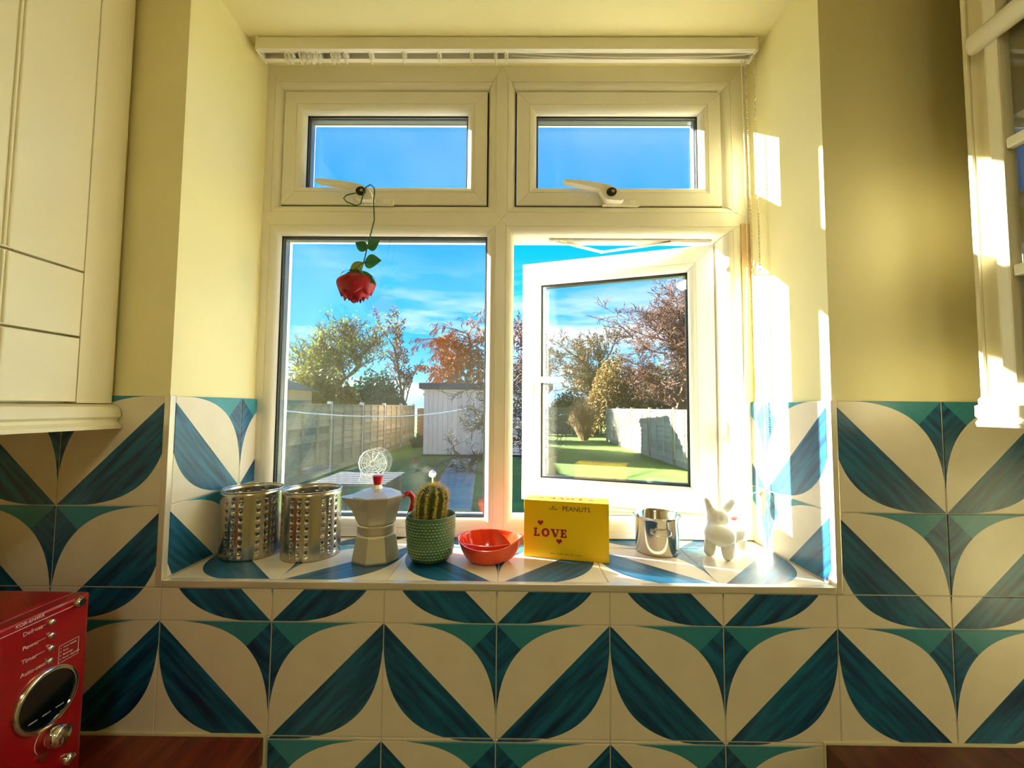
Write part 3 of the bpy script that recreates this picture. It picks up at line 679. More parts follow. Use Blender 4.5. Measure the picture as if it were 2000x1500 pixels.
# yellow gift carton
bl, br = at(1023, 1086, 2, SILL), at(1190, 1101, 2, SILL)
ang = math.atan2(br.y-bl.y, br.x-bl.x); BW = (br-bl).length; BH, BD = .1185, .052
yb = thing('gift_carton', 'yellow printed carton reading LOVE with red hearts and red sides', 'box', (bl.x, bl.y, SILL), ang)
YEL = mat('yellow_card', (250, 206, 0), .42); RC = mat('red_card', (196, 26, 34), .45)
b = MB(); b.box(0, BW, 0, BD, 0, BH)
b.mi = [0, 0, 0, 1, 0, 1]
b.build('carton', [YEL, RC], yb, bevel=.0007)
PR = mat('red_print', (168, 22, 48), .5); PK = mat('pink_print', (236, 150, 160), .5); DKP = mat('dark_print', (74, 52, 30), .5); WP = mat('grey_print', (170, 160, 140), .5)
def slab(ch):
    """slab-serif capitals in a unit box, as lists of convex polygons"""
    if ch == 'L': return [[(0,0),(.86,0),(.86,.34),(.70,.34),(.62,.16),(.44,.16),(0,.16)], [(.12,.16),(.44,.16),(.44,.84),(.12,.84)], [(0,.84),(.58,.84),(.58,1),(0,1)]]
    if ch == 'V': return [[(0,.84),(.46,.84),(.46,1),(0,1)], [(.62,.84),(1.0,.84),(1.0,1),(.62,1)], [(.08,.84),(.40,.84),(.60,.34),(.56,0),(.42,0)], [(.56,0),(.60,.34),(.78,.84),(.92,.84),(.64,0)]]
    if ch == 'E': return [[(0,0),(.88,0),(.88,.16),(0,.16)], [(.88,.16),(.88,.34),(.74,.34),(.64,.16)], [(.12,.16),(.44,.16),(.44,.84),(.12,.84)], [(0,.84),(.86,.84),(.86,1),(0,1)], [(.86,.84),(.62,.84),(.72,.68),(.86,.68)], [(.44,.42),(.62,.42),(.62,.58),(.44,.58)], [(.62,.32),(.72,.32),(.72,.68),(.62,.68)]]
    if ch == 'O':
        q = []
        for j in range(20):
            a, c = 2*pi*j/20, 2*pi*(j+1)/20
            q.append([(.5+.5*cos(a), .5+.52*sin(a)), (.5+.5*cos(c), .5+.52*sin(c)), (.5+.2*cos(c), .5+.3*sin(c)), (.5+.2*cos(a), .5+.3*sin(a))])
        return q
def heart(cx, cz, s_):
    return [(cx+s_*16*sin(t)**3/16, cz+s_*(13*cos(t)-5*cos(2*t)-2*cos(3*t)-cos(4*t))/16) for t in [2*pi*j/28 for j in range(28)]]
def face_print(o_, xd, zd, nd, full=True, sc_=1.0):
    """prints the face whose origin is o_, width axis xd, height axis zd, outward nd"""
    M = lambda lift: basis(Vector(o_)+Vector(nd)*lift, xd, zd, nd)
    def poly(polys, name, mt, lift):
        m = MB()
        for q in polys: m.rings([[(x, z, 0) for x, z in q], [(x, z, .00012) for x, z in q]])
        o = m.build(name, mt, yb); o.matrix_local = M(lift); return o
    if full:
        W_, H_ = BW, BH
        x = .021; zz = .0440; sz = .0172
        polys, poly2 = [], []
        for ch, wd in (('L', .0145), ('O', .0172), ('V', .0180), ('E', .0150)):
            for q in slab(ch): polys.append([(x+a*wd, zz+c*sz-.0022*(x-.03)/.06*0) for a, c in q])
            x += wd+.0022
        poly(polys, 'printed_word', PR, .00014)
        poly([heart(.0355, .0725, .0062)], 'printed_heart', PR, .00014); poly([heart(.0750, .0365, .0062)], 'printed_heart', PR, .00014)
        text('lettering', 'PEANUTS', .0138, DKP, yb, M(.0002) @ Matrix.Translation((.081, .1035, 0)), .00008)
        text('lettering', 'MAGPIE', .0048, DKP, yb, M(.0002) @ Matrix.Translation((.0545, .1015, 0)), .00008)
        text('lettering', '×', .005, DKP, yb, M(.0002) @ Matrix.Translation((.0745, .1045, 0)), .00008)
        poly([[(.060, .105), (.0625, .1075), (.0605, .1085)], [(.0615, .1055), (.064, .107), (.068, .1095), (.0645, .1062)], [(.0605, .1045), (.063, .1045), (.0625, .1065), (.061, .1065)]], 'bird_mark', DKP, .00014)
        text('lettering', 'EGG CUPS SET OF TWO', .0046, DKP, yb, M(.0002) @ Matrix.Translation((.0885, .0105, 0)), .00008, 'CENTER', 1.35)
    else:
        x = .055; polys = []
        for ch, wd in (('L', .0155), ('O', .0170), ('V', .0180), ('E', .0155)):
            for q in slab(ch): polys.append([(x+a*wd, .016+c*.018) for a, c in q])
            x += wd+.002
        poly(polys, 'printed_word', PR, .00014); poly([heart(.037, .027, .0065)], 'printed_heart', PR, .00014); poly([heart(.143, .027, .0065)], 'printed_heart', PR, .00014)
face_print((0, 0, 0), (1,0,0), (0,0,1), (0,-1,0))
face_print((BW, BD, 0), (-1,0,0), (0,0,1), (0,1,0))
face_print((BW, BD, BH), (-1,0,0), (0,-1,0), (0,0,1), full=False)

# small steel pan
sp = thing('steel_pot', 'small shiny steel pot with a thin wire handle', 'pot', (.345, .181, SILL), R(-6))
SP = mat('polished_steel', (200, 196, 186), .13, metal=1.0)
b = MB(); b.lathe([(.040, 0), (.0435, .002), (.0455, .008), (.0465, .074), (.0505, .0795), (.0515, .0812), (.0503, .0818), (.0455, .0755), (.0445, .008), (.040, .0035)], 56); b.build('pot_body', SP, sp, smooth=.9)
m = MB(); rr = .0462
pts = []
for k in range(13):
    t = k/12; a = -pi/2+(t-.5)*.88; lift = .010*min(1, 6*t, 6*(1-t)); drop = .006*min(1, 4*t, 4*(1-t))
    pts.append(((rr+lift)*cos(a), (rr+lift)*sin(a), .054-drop))
m.tube(pts, .0013, 7); m.build('wire_handle', CHR, sp, smooth=1)
for a in (-pi/2-.44, -pi/2+.44): MB().box(-.003, .003, -.0015, .0015, -.005, .005).build('handle_lug', SP, sp, loc=(rr*cos(a), rr*sin(a), .054), rot=(0, 0, a+pi/2))

# white ceramic dog: one skinned body
dg = thing('dog_figurine', 'white ceramic dog figurine with big muzzle, pointed ears and red mark', 'figurine', (.490, .172, SILL))
CW_ = mat('white_ceramic', (236, 232, 218), .18, coat=.4)
def blob(name, balls, links, mt, parent, res=.0035):
    mbd = bpy.data.metaballs.new(name+'_mb'); mbd.resolution = res; mbd.threshold = .35
    ob = bpy.data.objects.new(name+'_mb', mbd); C.objects.link(ob)
    def add(p, r, sc_=(1,1,1)):
        e_ = mbd.elements.new(type='ELLIPSOID'); e_.co = p; e_.radius = r*1.42; e_.size_x, e_.size_y, e_.size_z = sc_; e_.stiffness = 2
    for q in balls: add(*q)
    for p, q, r0, r1, n_ in links:
        for k in range(n_+1):
            t = k/n_; add(tuple(p[i]+(q[i]-p[i])*t for i in range(3)), r0+(r1-r0)*t)
    bpy.context.view_layer.update()
    me = bpy.data.meshes.new_from_object(ob.evaluated_get(bpy.context.evaluated_depsgraph_get()))
    bpy.data.objects.remove(ob); me.materials.clear(); me.materials.append(mt)
    for p in me.polygons: p.use_smooth = True
    o = bpy.data.objects.new(name, me); C.objects.link(o); o.parent = parent; me.name = name
    return o
balls = [((.018, .010, .048), .036, (1, 1, .95)), ((.002, -.006, .048), .032), ((-.018, -.024, .054), .026), ((-.029, -.032, .081), .0235, (1.08, .9, .92)), ((-.034, -.046, .053), .0285, (1.12, .95, .86)), ((-.033, -.055, .048), .021, (1.15, .9, .9))]
links = [((-.034, -.014, .038), (-.042, -.017, .007), .0140, .0110, 5), ((-.012, -.034, .036), (-.015, -.043, .007), .0145, .0112, 5), ((.034, .008, .036), (.038, .004, .007), .014, .0105, 5), ((.012, .032, .036), (.012, .036, .007), .014, .0105, 5),
         ((-.042, -.030, .094), (-.051, -.029, .117), .0088, .0058, 6), ((-.014, -.030, .094), (.006, -.026, .114), .0092, .0064, 7)]
db = blob('dog_body', balls, links, CW_, dg)
zmin = min(v.co.z for v in db.data.vertices)
for v in db.data.vertices:
    v.co.z -= zmin
m = MB(); m.tube([(.002, -.022, .0765), (.012, -.018, .0800), (.024, -.011, .0785), (.036, -.003, .071)], [.003, .0046, .0046, .003], 8, flat=.5); m.build('red_mark', mat('red_enamel', (206, 60, 36), .3), dg, smooth=1)

# ------------------------------------------------------------------ artificial rose hung from the left fanlight handle
FC = Vector((-.3465, .208, .662))
rs = thing('fabric_rose', 'red artificial rose hanging upside down from the left fanlight handle', 'flower', FC)
STG = mat('stem_green', (44, 84, 52), .5); LFG = mat('leaf_green', (58, 140, 88), .55, trans=.4); LFW = mat('leaf_pale', (150, 168, 90), .5, trans=.4); PET = mat('rose_red', (168, 2, 26), .5, trans=.25, noise=.2, nscale=50)
hx_, hz_ = at(712, 375, 1, W).x, .9085
def wl_(x, y, z): return Vector((x, y, z))-FC
m = MB()
path = [wl_(hx_-.012, .2285, hz_-.006), wl_(hx_-.03, .219, hz_-.016), wl_(hx_-.037, .219, hz_-.024), wl_(hx_-.030, .221, hz_-.032), wl_(hx_-.006, .221, hz_-.041), wl_(hx_+.004, .222, hz_-.036), wl_(hx_+.0095, .219, hz_-.018), wl_(hx_+.017, .218, hz_+.003), wl_(hx_+.026, .2235, hz_+.0128), wl_(hx_+.033, .229, hz_+.008), wl_(hx_+.0365, .223, hz_-.006), wl_(hx_+.036, .219, hz_-.03)]
path += [wl_(-.311, .216, .83), wl_(-.322, .213, .775), wl_(-.332, .210, .722), wl_(-.338, .209, .70)]
m.tube(path, .0015, 8); m.build('stem', STG, rs, smooth=1)
def leaf(px, pz, L_, wd, az, tilt, mt, y):
    m = MB(); n_ = 9; rows = []
    for i in range(n_):
        t = i/(n_-1); hw = wd*sin(pi*t**.8)*(1-.25*t)+.0001
        rows.append([(t*L_, -hw, .15*hw+.004*t), (t*L_, -hw*.5, -.05*hw+.004*t), (t*L_, 0, -.12*hw+.004*t), (t*L_, hw*.5, -.05*hw+.004*t), (t*L_, hw, .15*hw+.004*t)])
    top = [[(p[0], p[1], p[2]+.0004) for p in r] for r in rows]
    m.rings(rows, closed=False, cap0=False, cap1=False); m.rings(top, closed=False, cap0=False, cap1=False)
    o = m.build('leaf', mt, rs, smooth=2)
    d = Vector((cos(az), -.15, sin(az))).normalized(); nrm = Vector((sin(tilt)*.5, -cos(tilt), .2)); sd_ = nrm.cross(d).normalized(); nrm = d.cross(sd_)
    o.matrix_local = basis(wl_(px, y, pz), d, sd_, nrm)
    v = MB(); v.tube([(0, 0, .0012), (L_*.5, 0, .002), (L_*.92, 0, .0042)], [.0007, .0005, .0002], 5); v.build('leaf_vein', STG, o)
leaf(-.3225, .757, .036, .0165, R(28), .3, LFG, .211); leaf(-.3245, .755, .031, .0150, R(152), -.2, LFG, .212)
leaf(-.330, .722, .046, .021, R(2), .2, LFG, .209); leaf(-.332, .724, .042, .018, R(225), -.6, LFW, .211)
leaf(-.336, .700, .058, .011, R(-42), .5, LFG, .200)
def petal(name, r0, h, open_, a0, span_, curl, seed):
    rn = random.Random(seed); m = MB(); nu, nv = 12, 9; P = []
    for i in range(nv):
        t = i/(nv-1); row = []
        for j in range(nu+1):
            s = j/nu*2-1; a = a0+s*span_*(.45+.55*sin(pi*min(1, t*.62+.1)))
            r = r0*(.22+.83*sin(min(1, t*2.1)*pi/2)-.95*max(0, t-.5)**1.3)+open_*t**2.2+curl*.5*max(0, t-.72)*(1-.3*s*s)
            z = -h*(t**1.05)*(1-.13*s*s*t)+.004*sin(5*s+seed)*t*t
            row.append(Vector((r*cos(a), r*sin(a)*.82, z)))
        P.append(row)
    m.rings(P, closed=False, cap0=False, cap1=False)
    o = m.build(name, PET, rs, smooth=3); md = o.modifiers.new('thickness', 'SOLIDIFY'); md.thickness = .0007
    o.location = (0, 0, .036); return o
rn = random.Random(8)
for ring_i, (cnt, r0, h, op, cur) in enumerate(((3, .010, .068, .000, .0), (4, .017, .069, .001, .003), (5, .026, .067, .001, .006), (5, .035, .062, .002, .012), (6, .043, .054, .003, .022))):
    for k in range(cnt): petal('petal', r0, h*rn.uniform(.92, 1.05), op, 2*pi*k/cnt+ring_i*.7+rn.uniform(-.15, .15), 2.3*pi/cnt/1.35, cur*rn.uniform(.7, 1.3), ring_i*10+k)
m = MB(); m.lathe([(.002, .046), (.006, .042), (.010, .036), (.007, .028)], 14); m.build('calyx', STG, rs, smooth=1)
for k in range(5):
    a = 2*pi*k/5+.3; m = MB(); m.rings([[Vector((r*cos(a)-w_*sin(a), (r*sin(a)+w_*cos(a))*.85, z)), Vector((r*cos(a)+w_*sin(a), (r*sin(a)-w_*cos(a))*.85, z)), Vector((r*cos(a)+w_*sin(a), (r*sin(a)-w_*cos(a))*.85, z+.0006)), Vector((r*cos(a)-w_*sin(a), (r*sin(a)+w_*cos(a))*.85, z+.0006))] for r, w_, z in ((.006, .004, .0395), (.02, .005, .0385), (.034, .004, .032), (.044, .0006, .022))]); m.build('sepal', LFG, rs)

# ------------------------------------------------------------------ garden
def gp(px, d, z=G):
    """ground point seen at pixel column px, at distance y = d"""
    q = at(px, 795, 1, d); return Vector((q.x, d, z))
GRASS = mat('lawn_grass', (98, 130, 24), .9, rgb2=(66, 100, 16), nscale=3.0, bump=1.0, bscale=9)
PAVE = mat('paving_slab', (150, 142, 130), .85, noise=.15, nscale=4, bump=.3, bscale=20)
b = MB(); b.box(-40, 40, .34, 70, G-.3, G); struct(b.build('lawn', GRASS))
pth = sempty('garden_path', (0, 0, G), 'straight path of grey slabs leading to the shed door')
pa, pb_ = Vector((-.9, 5.0, 0)), Vector((-1.35, 11.0, 0))
for k in range(10):
    c = pa.lerp(pb_, (k+.5)/10); MB().box(-.34, .34, -.285, .285, 0, .035).build('slab', PAVE, pth, loc=c, rot=(0, 0, math.atan2(pb_.y-pa.y, pb_.x-pa.x)-pi/2), bevel=.006)
pat = sempty('patio', (0, 0, G), 'grey slab patio below the window')
s0 = MB().box(-.295, .295, -.295, .295, 0, .03).build('slab', PAVE, pat, bevel=.006)
first = True
for i in range(-6, 4):
    for j in range(4):
        c = s0 if first else s0.copy()
        if not first: C.objects.link(c)
        first = False; c.location = (i*.6+.3, .75+j*.6, 0)
FW = mat('weathered_fence', (176, 164, 126), .85, rgb2=(136, 128, 98), vary=.3, nscale=5, stretch=(1, 1, 12)); FW2 = mat('pale_fence', (196, 186, 156), .85, rgb2=(166, 156, 130), vary=.2, nscale=5, stretch=(1, 1, 12)); CON = mat('concrete', (196, 194, 184), .9, noise=.08, nscale=12); FG = mat('green_fence', (84, 100, 88), .85, noise=.15, nscale=6)
def fence(name, label, x, ys, H, facing, wood, post_mt, nb, slats=9, skew=0.0, postw=.09, top=.05):
    """panel fence running away along y at X = x; facing = +1 shows its slats to +x"""
    o = thing(name, label, 'fence', (x, ys[0], G))
    for k, y in enumerate(ys):
        xx = skew*(y-ys[0]); MB().box(xx-postw/2, xx+postw/2, y-ys[0]-postw/2, y-ys[0]+postw/2, 0, H+top).build('post', post_mt, o, bevel=.008)
    for k in range(len(ys)-1):
        p = bpy.data.objects.new('panel', None); C.objects.link(p); p.parent = o
        y0_, y1_ = ys[k]-ys[0]+postw/2+.004, ys[k+1]-ys[0]-postw/2-.004; p.location = (skew*(y0_+y1_)/2, (y0_+y1_)/2, 0); hl = (y1_-y0_)/2
        MB().box(-.025, .025, -hl, hl, 0, .16).build('gravel_board', wood, p, bevel=.006)
        z0_, z1_ = .165, H-.03; hgt = (z1_-z0_)/slats; sl = None
        for i in range(slats):
            if sl is None:
                m = MB(); f = facing; m.rings([[(f*.006, -hl, -.012), (f*.045, -hl, -.012), (f*.006, -hl, hgt), (f*-.002, -hl, hgt)], [(f*.006, hl, -.012), (f*.045, hl, -.012), (f*.006, hl, hgt), (f*-.002, hl, hgt)]]); sl = m.build('slat', wood, p); q = sl
            else: q = sl.copy(); C.objects.link(q)
            q.location = (0, 0, z0_+i*hgt)
        bt = None
        for i in range(nb+1):
            if bt is None: bt = MB().box(facing*.03, facing*.06, -.022, .022, z0_, z1_).build('batten', wood, p); q = bt
            else: q = bt.copy(); C.objects.link(q)
            q.location = (0, -hl+.024+(2*hl-.048)*i/nb, 0)
        MB().box(-.03, .042 if facing > 0 else .03, -hl, hl, z1_, z1_+.028).build('capping', wood, p)
    return o
XLF = -3.95
def dpx(px, X): return (X-CAM.x)/((px-1000)/FPX-.0078)+CAM.y
fence('panel_fence', 'weathered lap-panel fence with pale concrete posts beside the shed', XLF, [4.5, 6.35, 8.2, 10.05, 11.9, 13.75, 15.6], 1.47, 1, FW, CON, 3)
fence('panel_fence', 'pale slatted fence with slim timber posts along the sunny side', 4.1, [6.2, 8.0, 9.85, 11.7, 13.55, 15.4, 17.25], 1.40, -1, FW2, mat('timber_post', (150, 140, 112), .85), 3, skew=-.01)
# end fence across the garden
ef = thing('end_fence', 'dark green slatted fence across the far end of the lawn', 'fence', (1.6, 21.0, G))
for i in range(5): MB().box(-2.9+i*1.45-.05, -2.9+i*1.45+.05, -.05, .05, 0, 1.5).build('post', FG, ef)
for k in range(4):
    for i in range(9): MB().box(-2.85+k*1.45, -1.55+k*1.45, -.012, .012, .05+i*.155, .19+i*.155).build('slat', FG, ef, rot=None)
# brick pier wall beside shed
BRK = mat('orange_brick', (196, 146, 92), .9, rgb2=(160, 110, 70), nscale=14, stretch=(1, 1, 3))
bw = thing('brick_wall', 'low orange brick garden wall between the fence and the shed', 'wall', (-3.2, 15.9, G))
for r_ in range(18):
    for k in range(6):
        x_ = -.66+k*.23+(.115 if r_ % 2 else 0); MB().box(x_, x_+.22, -.05, .05, r_*.076, r_*.076+.066).build('brick', BRK, bw)
MB().box(-.66, .83, -.035, .035, 0, 1.36).build('mortar', mat('mortar', (190, 176, 150), .9), bw)
# shed
sh0 = gp(828, 11.4); sh1 = gp(1071, 11.4)
SHD = mat('shed_boards', (236, 206, 188), .8, rgb2=(216, 186, 170), vary=.1, nscale=4, stretch=(12, 12, 1)); FELT = mat('roof_felt', (52, 66, 78), .85)
SW = sh1.x-sh0.x; SH = 1.93
sh = thing('garden_shed', 'mauve-grey boarded garden shed with dark felt roof', 'shed', (sh0.x, sh0.y, G))
nb = 26
for k in range(nb):
    a = SW*k/nb; MB().box(a+.004, a+SW/nb-.004, -.018, 0, .05, SH).build('board', SHD, sh)
MB().box(0, SW, 0, 2.2, 0, SH).build('shed_body', SHD, sh)
MB().box(-.02, SW+.02, -.03, 0, 0, .05).build('base_rail', DARK, sh)
b = MB(); b.prism([(-.16, SH+.02), (-.16, SH+.18), (2.35, SH+.02), (2.35, SH-.12)], 0, -.12, SW+.12); b.build('roof', FELT, sh)
b = MB(); b.rings([[(SW*.41+.09*cos(2*pi*j/16), y, 1.0+.07*sin(2*pi*j/16)) for j in range(16)] for y in (-.018, -.10)]); b.build('wall_lamp', mat('lamp_silver', (190, 205, 205), .3, metal=.6), sh, smooth=SM)
# neighbour's outbuilding
ng = thing('neighbour_garage', 'low grey outbuilding with shallow roof behind the fence', 'building', (-8.2, 11.5, G))
MB().box(-1.5, 1.5, -1.5, 1.5, 0, 1.9).build('wall', mat('render_grey', (128, 122, 108), .9), ng); b = MB(); b.prism([(-1.7, 1.9), (1.7, 1.9), (0, 2.5)], 1, -1.7, 1.7); b.build('roof', mat('slate', (92, 94, 84), .8), ng)
# slatted table on the patio
TG = mat('grey_painted_wood', (52, 54, 56), .7)
tb = thing('garden_table', 'pale grey slatted garden table on the patio', 'table', (-1.45, 3.3, G+.03))
for k in range(7): MB().box(-.34, .34, -.34+k*.1, -.26+k*.1, .69, .715).build('slat', TG, tb, bevel=.004)
for x in (-.28, .28):
    for y in (-.28, .28): MB().box(x-.03, x+.03, y-.03, y+.03, 0, .69).build('leg', TG, tb)
    MB().box(x-.02, x+.02, -.28, .28, .63, .69).build('rail', TG, tb)
# washing line between two posts, solar globe
wlp = thing('washing_line', 'white washing line strung low across the garden', 'washing line', (-3.75, 5.2, G))
A_, B_ = Vector((-3.75, 5.2, 0.355)), Vector((-1.05, sh0.y-.018, .42)); m = MB(); pts = []
for k in range(25):
    t = k/24; p = A_.lerp(B_, t); p.z -= .22*4*t*(1-t); pts.append(p-Vector((-3.75, 5.2, G)))
m.tube(pts, .010, 5); m.build('line', mat('white_line', (236, 236, 230), .6), wlp)
b = MB(); b.lathe([(.025, 0), (.025, 1.47)], 10); b.build('line_post', CON, wlp)
gl_ = at(845, 926, 1, 3.0)
sg = thing('solar_globe', 'small silvery glass globe on a thin stake in the patio', 'garden light', (gl_.x, 3.0, G+.03))
MB().lathe([(.008, 0), (.008, gl_.z-G-.06)], 8).build('stake', STEEL, sg); b = MB(); b.lathe([(.034*sin(pi*i/10)+.0003, -.034*cos(pi*i/10)) for i in range(11)], 18, (0, 0, gl_.z-G-.03)); b.build('globe', mat('globe_glass', (220, 210, 206), .1, metal=.4), sh and sg, smooth=2)

# ------------------------------------------------------------------ trees and shrubs
def branch_mesh(seed, height, spread, depth, trunk_r, kids, ratio, up=.25, droop=0.0, first=.3, jitter=.35, sides=4, lean=(0, 0), minr=.004, forks=2, crook=.18):
    rn = random.Random(seed); m = MB(); tips = []
    def grow(p, d, l, r, lev):
        nseg = 4 if lev < depth-1 else 3; pts = [p.copy()]; q = p.copy(); dd = d.copy()
        for k in range(nseg):
            dd = (dd+Vector((rn.gauss(0, crook), rn.gauss(0, crook), rn.gauss(0, crook)+up*.25-droop*(lev/depth)*.5))).normalized()
            q = q+dd*(l/nseg); pts.append(q.copy())
        rad = [max(minr, r*(1-.55*k/nseg)) for k in range(nseg+1)]
        m.tube(pts, rad, sides if lev < 2 else 3)
        if lev >= depth: tips.append((pts[-1], dd)); tips.append((pts[1], dd)); return
        nk = kids[min(lev, len(kids)-1)]
        for k in range(nk):
            t = first+(1-first)*(k+rn.random())/nk if lev == 0 else .25+.75*(k+rn.random())/nk
            i = min(nseg-1, int(t*nseg)); f = t*nseg-i; b0 = pts[i].lerp(pts[i+1], min(1, f))
            ax = dd.orthogonal().normalized(); ax.rotate(Matrix.Rotation(rn.uniform(0, 2*pi), 3, dd))
            nd = (dd*rn.uniform(.4, .9)+ax*spread*rn.uniform(.7, 1.2)+Vector((0, 0, up-droop*lev/depth))).normalized()
            grow(b0, nd, l*ratio*rn.uniform(.75, 1.15)*(1-.35*t if lev == 0 else 1), max(minr, rad[i]*.6), lev+1)
        for k in range(forks if lev == 0 else 1):
            grow(pts[-1], (dd+Vector((rn.gauss(0, jitter), rn.gauss(0, jitter), 0))).normalized(), l*ratio, rad[-1]*.9, lev+1)
    grow(Vector((0, 0, -.05)), Vector((lean[0], lean[1], 1)).normalized(), height, trunk_r, 0)
    return m, tips
def leaves(name, pts, n, size, spread, mt, parent, seed):
    rn = random.Random(seed); m = MB()
    for k in range(n):
        p, d = rn.choice(pts); c = p+Vector((rn.gauss(0, spread), rn.gauss(0, spread), rn.gauss(0, spread)))
        a = Vector((rn.gauss(0, 1), rn.gauss(0, 1), rn.gauss(0, 1))).normalized(); e_ = a.orthogonal().normalized(); s = size*rn.uniform(.6, 1.4)
        m.quad([c-a*s, c+e_*s*.5, c+a*s, c-e_*s*.5])
    o = m.build(name, mt, parent); o['kind'] = 'stuff'; return o
BK = mat('bark_brown', (88, 70, 54), .9); BKP = mat('bark_pink', (104, 74, 60), .9); BKO = mat('willow_twig', (156, 98, 52), .9); BKT = mat('tan_twig', (128, 106, 72), .9); BKD = mat('dark_bark', (74, 66, 56), .9); BKG = mat('birch_twig', (96, 80, 76), .9)
LG = mat('leaf_yellowgreen', (112, 120, 30), .7, trans=.3); LD_ = mat('leaf_darkgreen', (26, 74, 52), .7, trans=.15); LO = mat('leaf_olive', (84, 86, 36), .7, trans=.25); LI = mat('leaf_ivy', (60, 74, 34), .7, trans=.15)
def tree(name, label, cat, loc, size, mesh, bark, grp, lf=None):
    o = thing(name, label, cat, loc, 0, grp); m, tips = mesh
    xs = [abs(v[0]) for v in m.v]; ys_ = [abs(v[1]) for v in m.v]; zt = max(v[2] for v in m.v); xs.sort(); ys_.sort(); q = int(len(xs)*.97)
    kx, kz = size[1]/2/xs[q], size[0]/zt; ky = size[2]/2/ys_[-1] if len(size) > 2 else size[1]/2/ys_[q]
    m.v = [(v[0]*kx, v[1]*ky, v[2]*kz) for v in m.v]; tips = [(Vector((p.x*kx, p.y*ky, p.z*kz)), d) for p, d in tips]
    m.build('trunk_and_branches', bark, o)
    if lf: leaves('foliage', tips, *lf, o, 5)
    return o
TG_ = 'trees beyond the garden fences'
tree('leafy_tree', 'half-bare tree with yellow-green leaves behind the concrete-post fence', 'tree', gp(606, 20.3), (6.6, 5.6, 4.6), branch_mesh(3, 2.6, .75, 5, .13, (7, 6, 5, 3), .58, up=.35, minr=.009), BK, TG_, (3800, .075, .28, LG))
tree('birch_tree', 'slender bare birch with drooping grey twigs behind the shed', 'tree', gp(795, 28.6), (8.9, 4.3, 3.6), branch_mesh(11, 4.6, .6, 5, .13, (14, 6, 5, 2), .40, up=.25, droop=.45, first=.25, minr=.017), BKG, TG_)
tree('willow_tree', 'bare willow with a dome of orange-brown twigs behind the shed', 'tree', gp(915, 24), (7.6, 6.6, 4.2), branch_mesh(7, 2.7, .9, 5, .20, (8, 7, 6, 3), .55, up=.22, droop=.8, minr=.009), BKO, TG_)
tree('apple_tree', 'gnarled dark bare apple tree standing in front of the shed', 'tree', Vector((-.12, 8.6, G)), (2.9, 2.7), branch_mesh(19, 1.5, 1.1, 5, .10, (5, 4, 4, 3), .60, up=.05, minr=.0045, crook=.3), BKD, TG_)
tree('cherry_tree', 'large bare tree with pinkish twigs arching over the sunny fence', 'tree', gp(1296, 14.5), (6.6, 6.4, 6.0), branch_mesh(23, 2.6, .95, 6, .17, (7, 5, 4, 3, 3), .60, up=.18, minr=.0065, lean=(-.12, 0)), BKP, TG_)
tree('bare_tree', 'bare grey-brown tree behind the end fence beside the shed roof', 'tree', gp(1075, 33), (9.6, 6.2, 4.2), branch_mesh(29, 3.0, .75, 5, .14, (9, 6, 5, 3), .52, up=.25, droop=.25, minr=.014), BKP, TG_)
tree('bare_tree', 'bare tan tree behind the pale fence near the spiky shrub', 'tree', gp(1195, 26.5), (7.2, 6.6, 3.8), branch_mesh(37, 2.2, .9, 5, .13, (9, 6, 5, 3), .55, up=.2, minr=.010), BKT, TG_, (1500, .07, .25, LO))
def mound(name, label, loc, rx, ry, h, n, size, mt, bark, seed, cat='shrub', grp='shrubs along the garden edge'):
    o = thing(name, label, cat, loc, 0, grp); rn = random.Random(seed); m = MB()
    for k in range(40):
        a = rn.uniform(0, 2*pi); r_ = rn.random()**.5; tp = Vector((rx*r_*cos(a), ry*r_*sin(a), h*(1-.6*r_*r_)*rn.uniform(.7, 1.08)))
        mid = Vector((tp.x*.35, tp.y*.35, tp.z*.5)); m.tube([Vector((0, 0, -.02)), mid, tp], [.02, .012, .004], 4)
    m.build('stems', bark, o)
    m = MB()
    for k in range(n):
        a, r_ = rn.uniform(0, 2*pi), rn.random()**.4; z = h*(1-.6*r_*r_)*rn.random()**.45*rn.uniform(.85, 1.1)
        c = Vector((rx*r_*cos(a), ry*r_*sin(a), z)); a_ = Vector((rn.gauss(0, 1), rn.gauss(0, 1), rn.gauss(0, 1))).normalized(); e_ = a_.orthogonal().normalized(); s = size*rn.uniform(.6, 1.4)
        m.quad([c-a_*s, c+e_*s*.55, c+a_*s, c-e_*s*.55])
    f = m.build('foliage', mt, o); f['kind'] = 'stuff'; return o
mound('evergreen_shrub', 'dense blue-green evergreen shrub behind the concrete-post fence', gp(732, 15.95), 1.35, .9, 2.85, 6500, .085, LD_, BK, 1)
mound('hedge_shrub', 'olive hedge shrub under the yellow-green tree', gp(618, 14.2), 1.8, .55, 2.9, 6500, .085, LO, BK, 2)
mound('ivy_mound', 'brownish ivy-covered thicket beyond the far end of the pale fence', gp(1205, 19.6), 1.5, 1.0, 4.0, 7000, .08, mat('leaf_brown', (132, 110, 62), .8, trans=.2), BKT, 3)
mound('hedge_shrub', 'tangled olive hedge behind the pale sunny fence', gp(1312, 22.3), 2.3, 1.0, 4.0, 9000, .09, LO, BKT, 4)
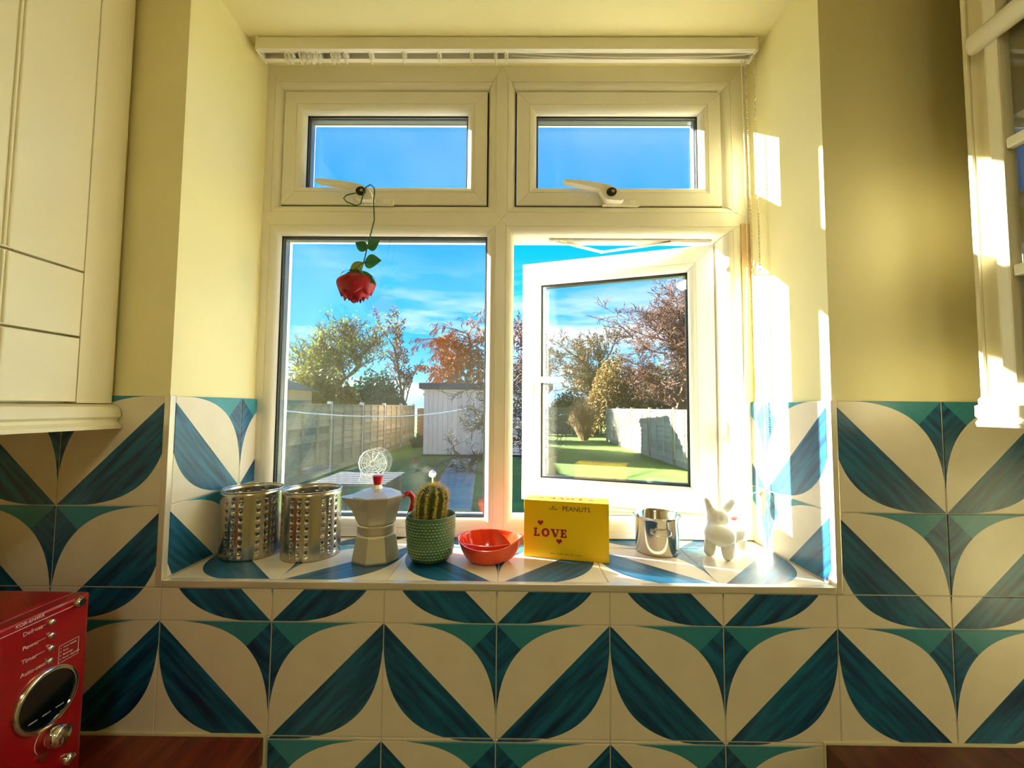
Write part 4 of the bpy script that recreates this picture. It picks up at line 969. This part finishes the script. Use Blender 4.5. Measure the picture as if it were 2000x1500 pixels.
mound('hedge_shrub', 'green hedge shrub behind the dark green end fence', gp(1110, 22.3), 1.25, .85, 2.3, 4500, .09, LI, BK, 5)
# ivy-clad trunk
iv = thing('ivy_clad_tree', 'dark tall trunk wrapped in ivy rising behind the pale fence', 'tree', gp(1352, 18.8), 0, TG_)
b = MB(); b.lathe([(.23, -.05), (.19, 3.8), (.13, 7.1), (.04, 8.9)], 10); b.build('trunk', BKD, iv)
rn = random.Random(6); m = MB()
for k in range(7000):
    z = rn.uniform(.2, 8.4); r_ = (.64-.04*z)*rn.random()**.4; a = rn.uniform(0, 2*pi); c = Vector((r_*cos(a), r_*sin(a), z)); a_ = Vector((rn.gauss(0, 1), rn.gauss(0, 1), rn.gauss(0, 1))).normalized(); e_ = a_.orthogonal().normalized(); s = .07*rn.uniform(.6, 1.4)
    m.quad([c-a_*s, c+e_*s*.6, c+a_*s, c-e_*s*.6])
f = m.build('foliage', LI, iv); f['kind'] = 'stuff'
# spiky bare shrub at the end of the pale fence
def spiky(name, label, loc, r, h, n, mt, seed):
    o = thing(name, label, 'shrub', loc, 0, 'shrubs along the garden edge'); rn = random.Random(seed); m = MB()
    for k in range(n):
        a = rn.uniform(0, 2*pi); q = rn.random()**.6; tp = Vector((r*q*cos(a), r*q*sin(a), h*rn.uniform(.5, 1.05)*(1-.3*q*q))); b0 = Vector((.15*cos(a)*q, .15*sin(a)*q, -.02)); md = b0.lerp(tp, .5)+Vector((rn.gauss(0, .08*r), rn.gauss(0, .08*r), .04*h))
        m.tube([b0, md, tp], [.012, .008, .004], 3)
        for s in range(4):
            p = md.lerp(tp, rn.random()); m.tube([p, p+Vector((rn.gauss(0, .24*r), rn.gauss(0, .24*r), rn.uniform(.03, .15)*h))], [.006, .003], 3)
    m.build('stems', mt, o); return o
spiky('bare_shrub', 'spiky tan leafless shrub at the far end of the pale fence', gp(1140, 17.6), .75, 2.0, 260, BKT, 9)
spiky('low_shrub', 'low dark green clump in front of the brick wall by the shed', Vector((-3.36, 13.9, G)), .30, .5, 90, LD_, 10)
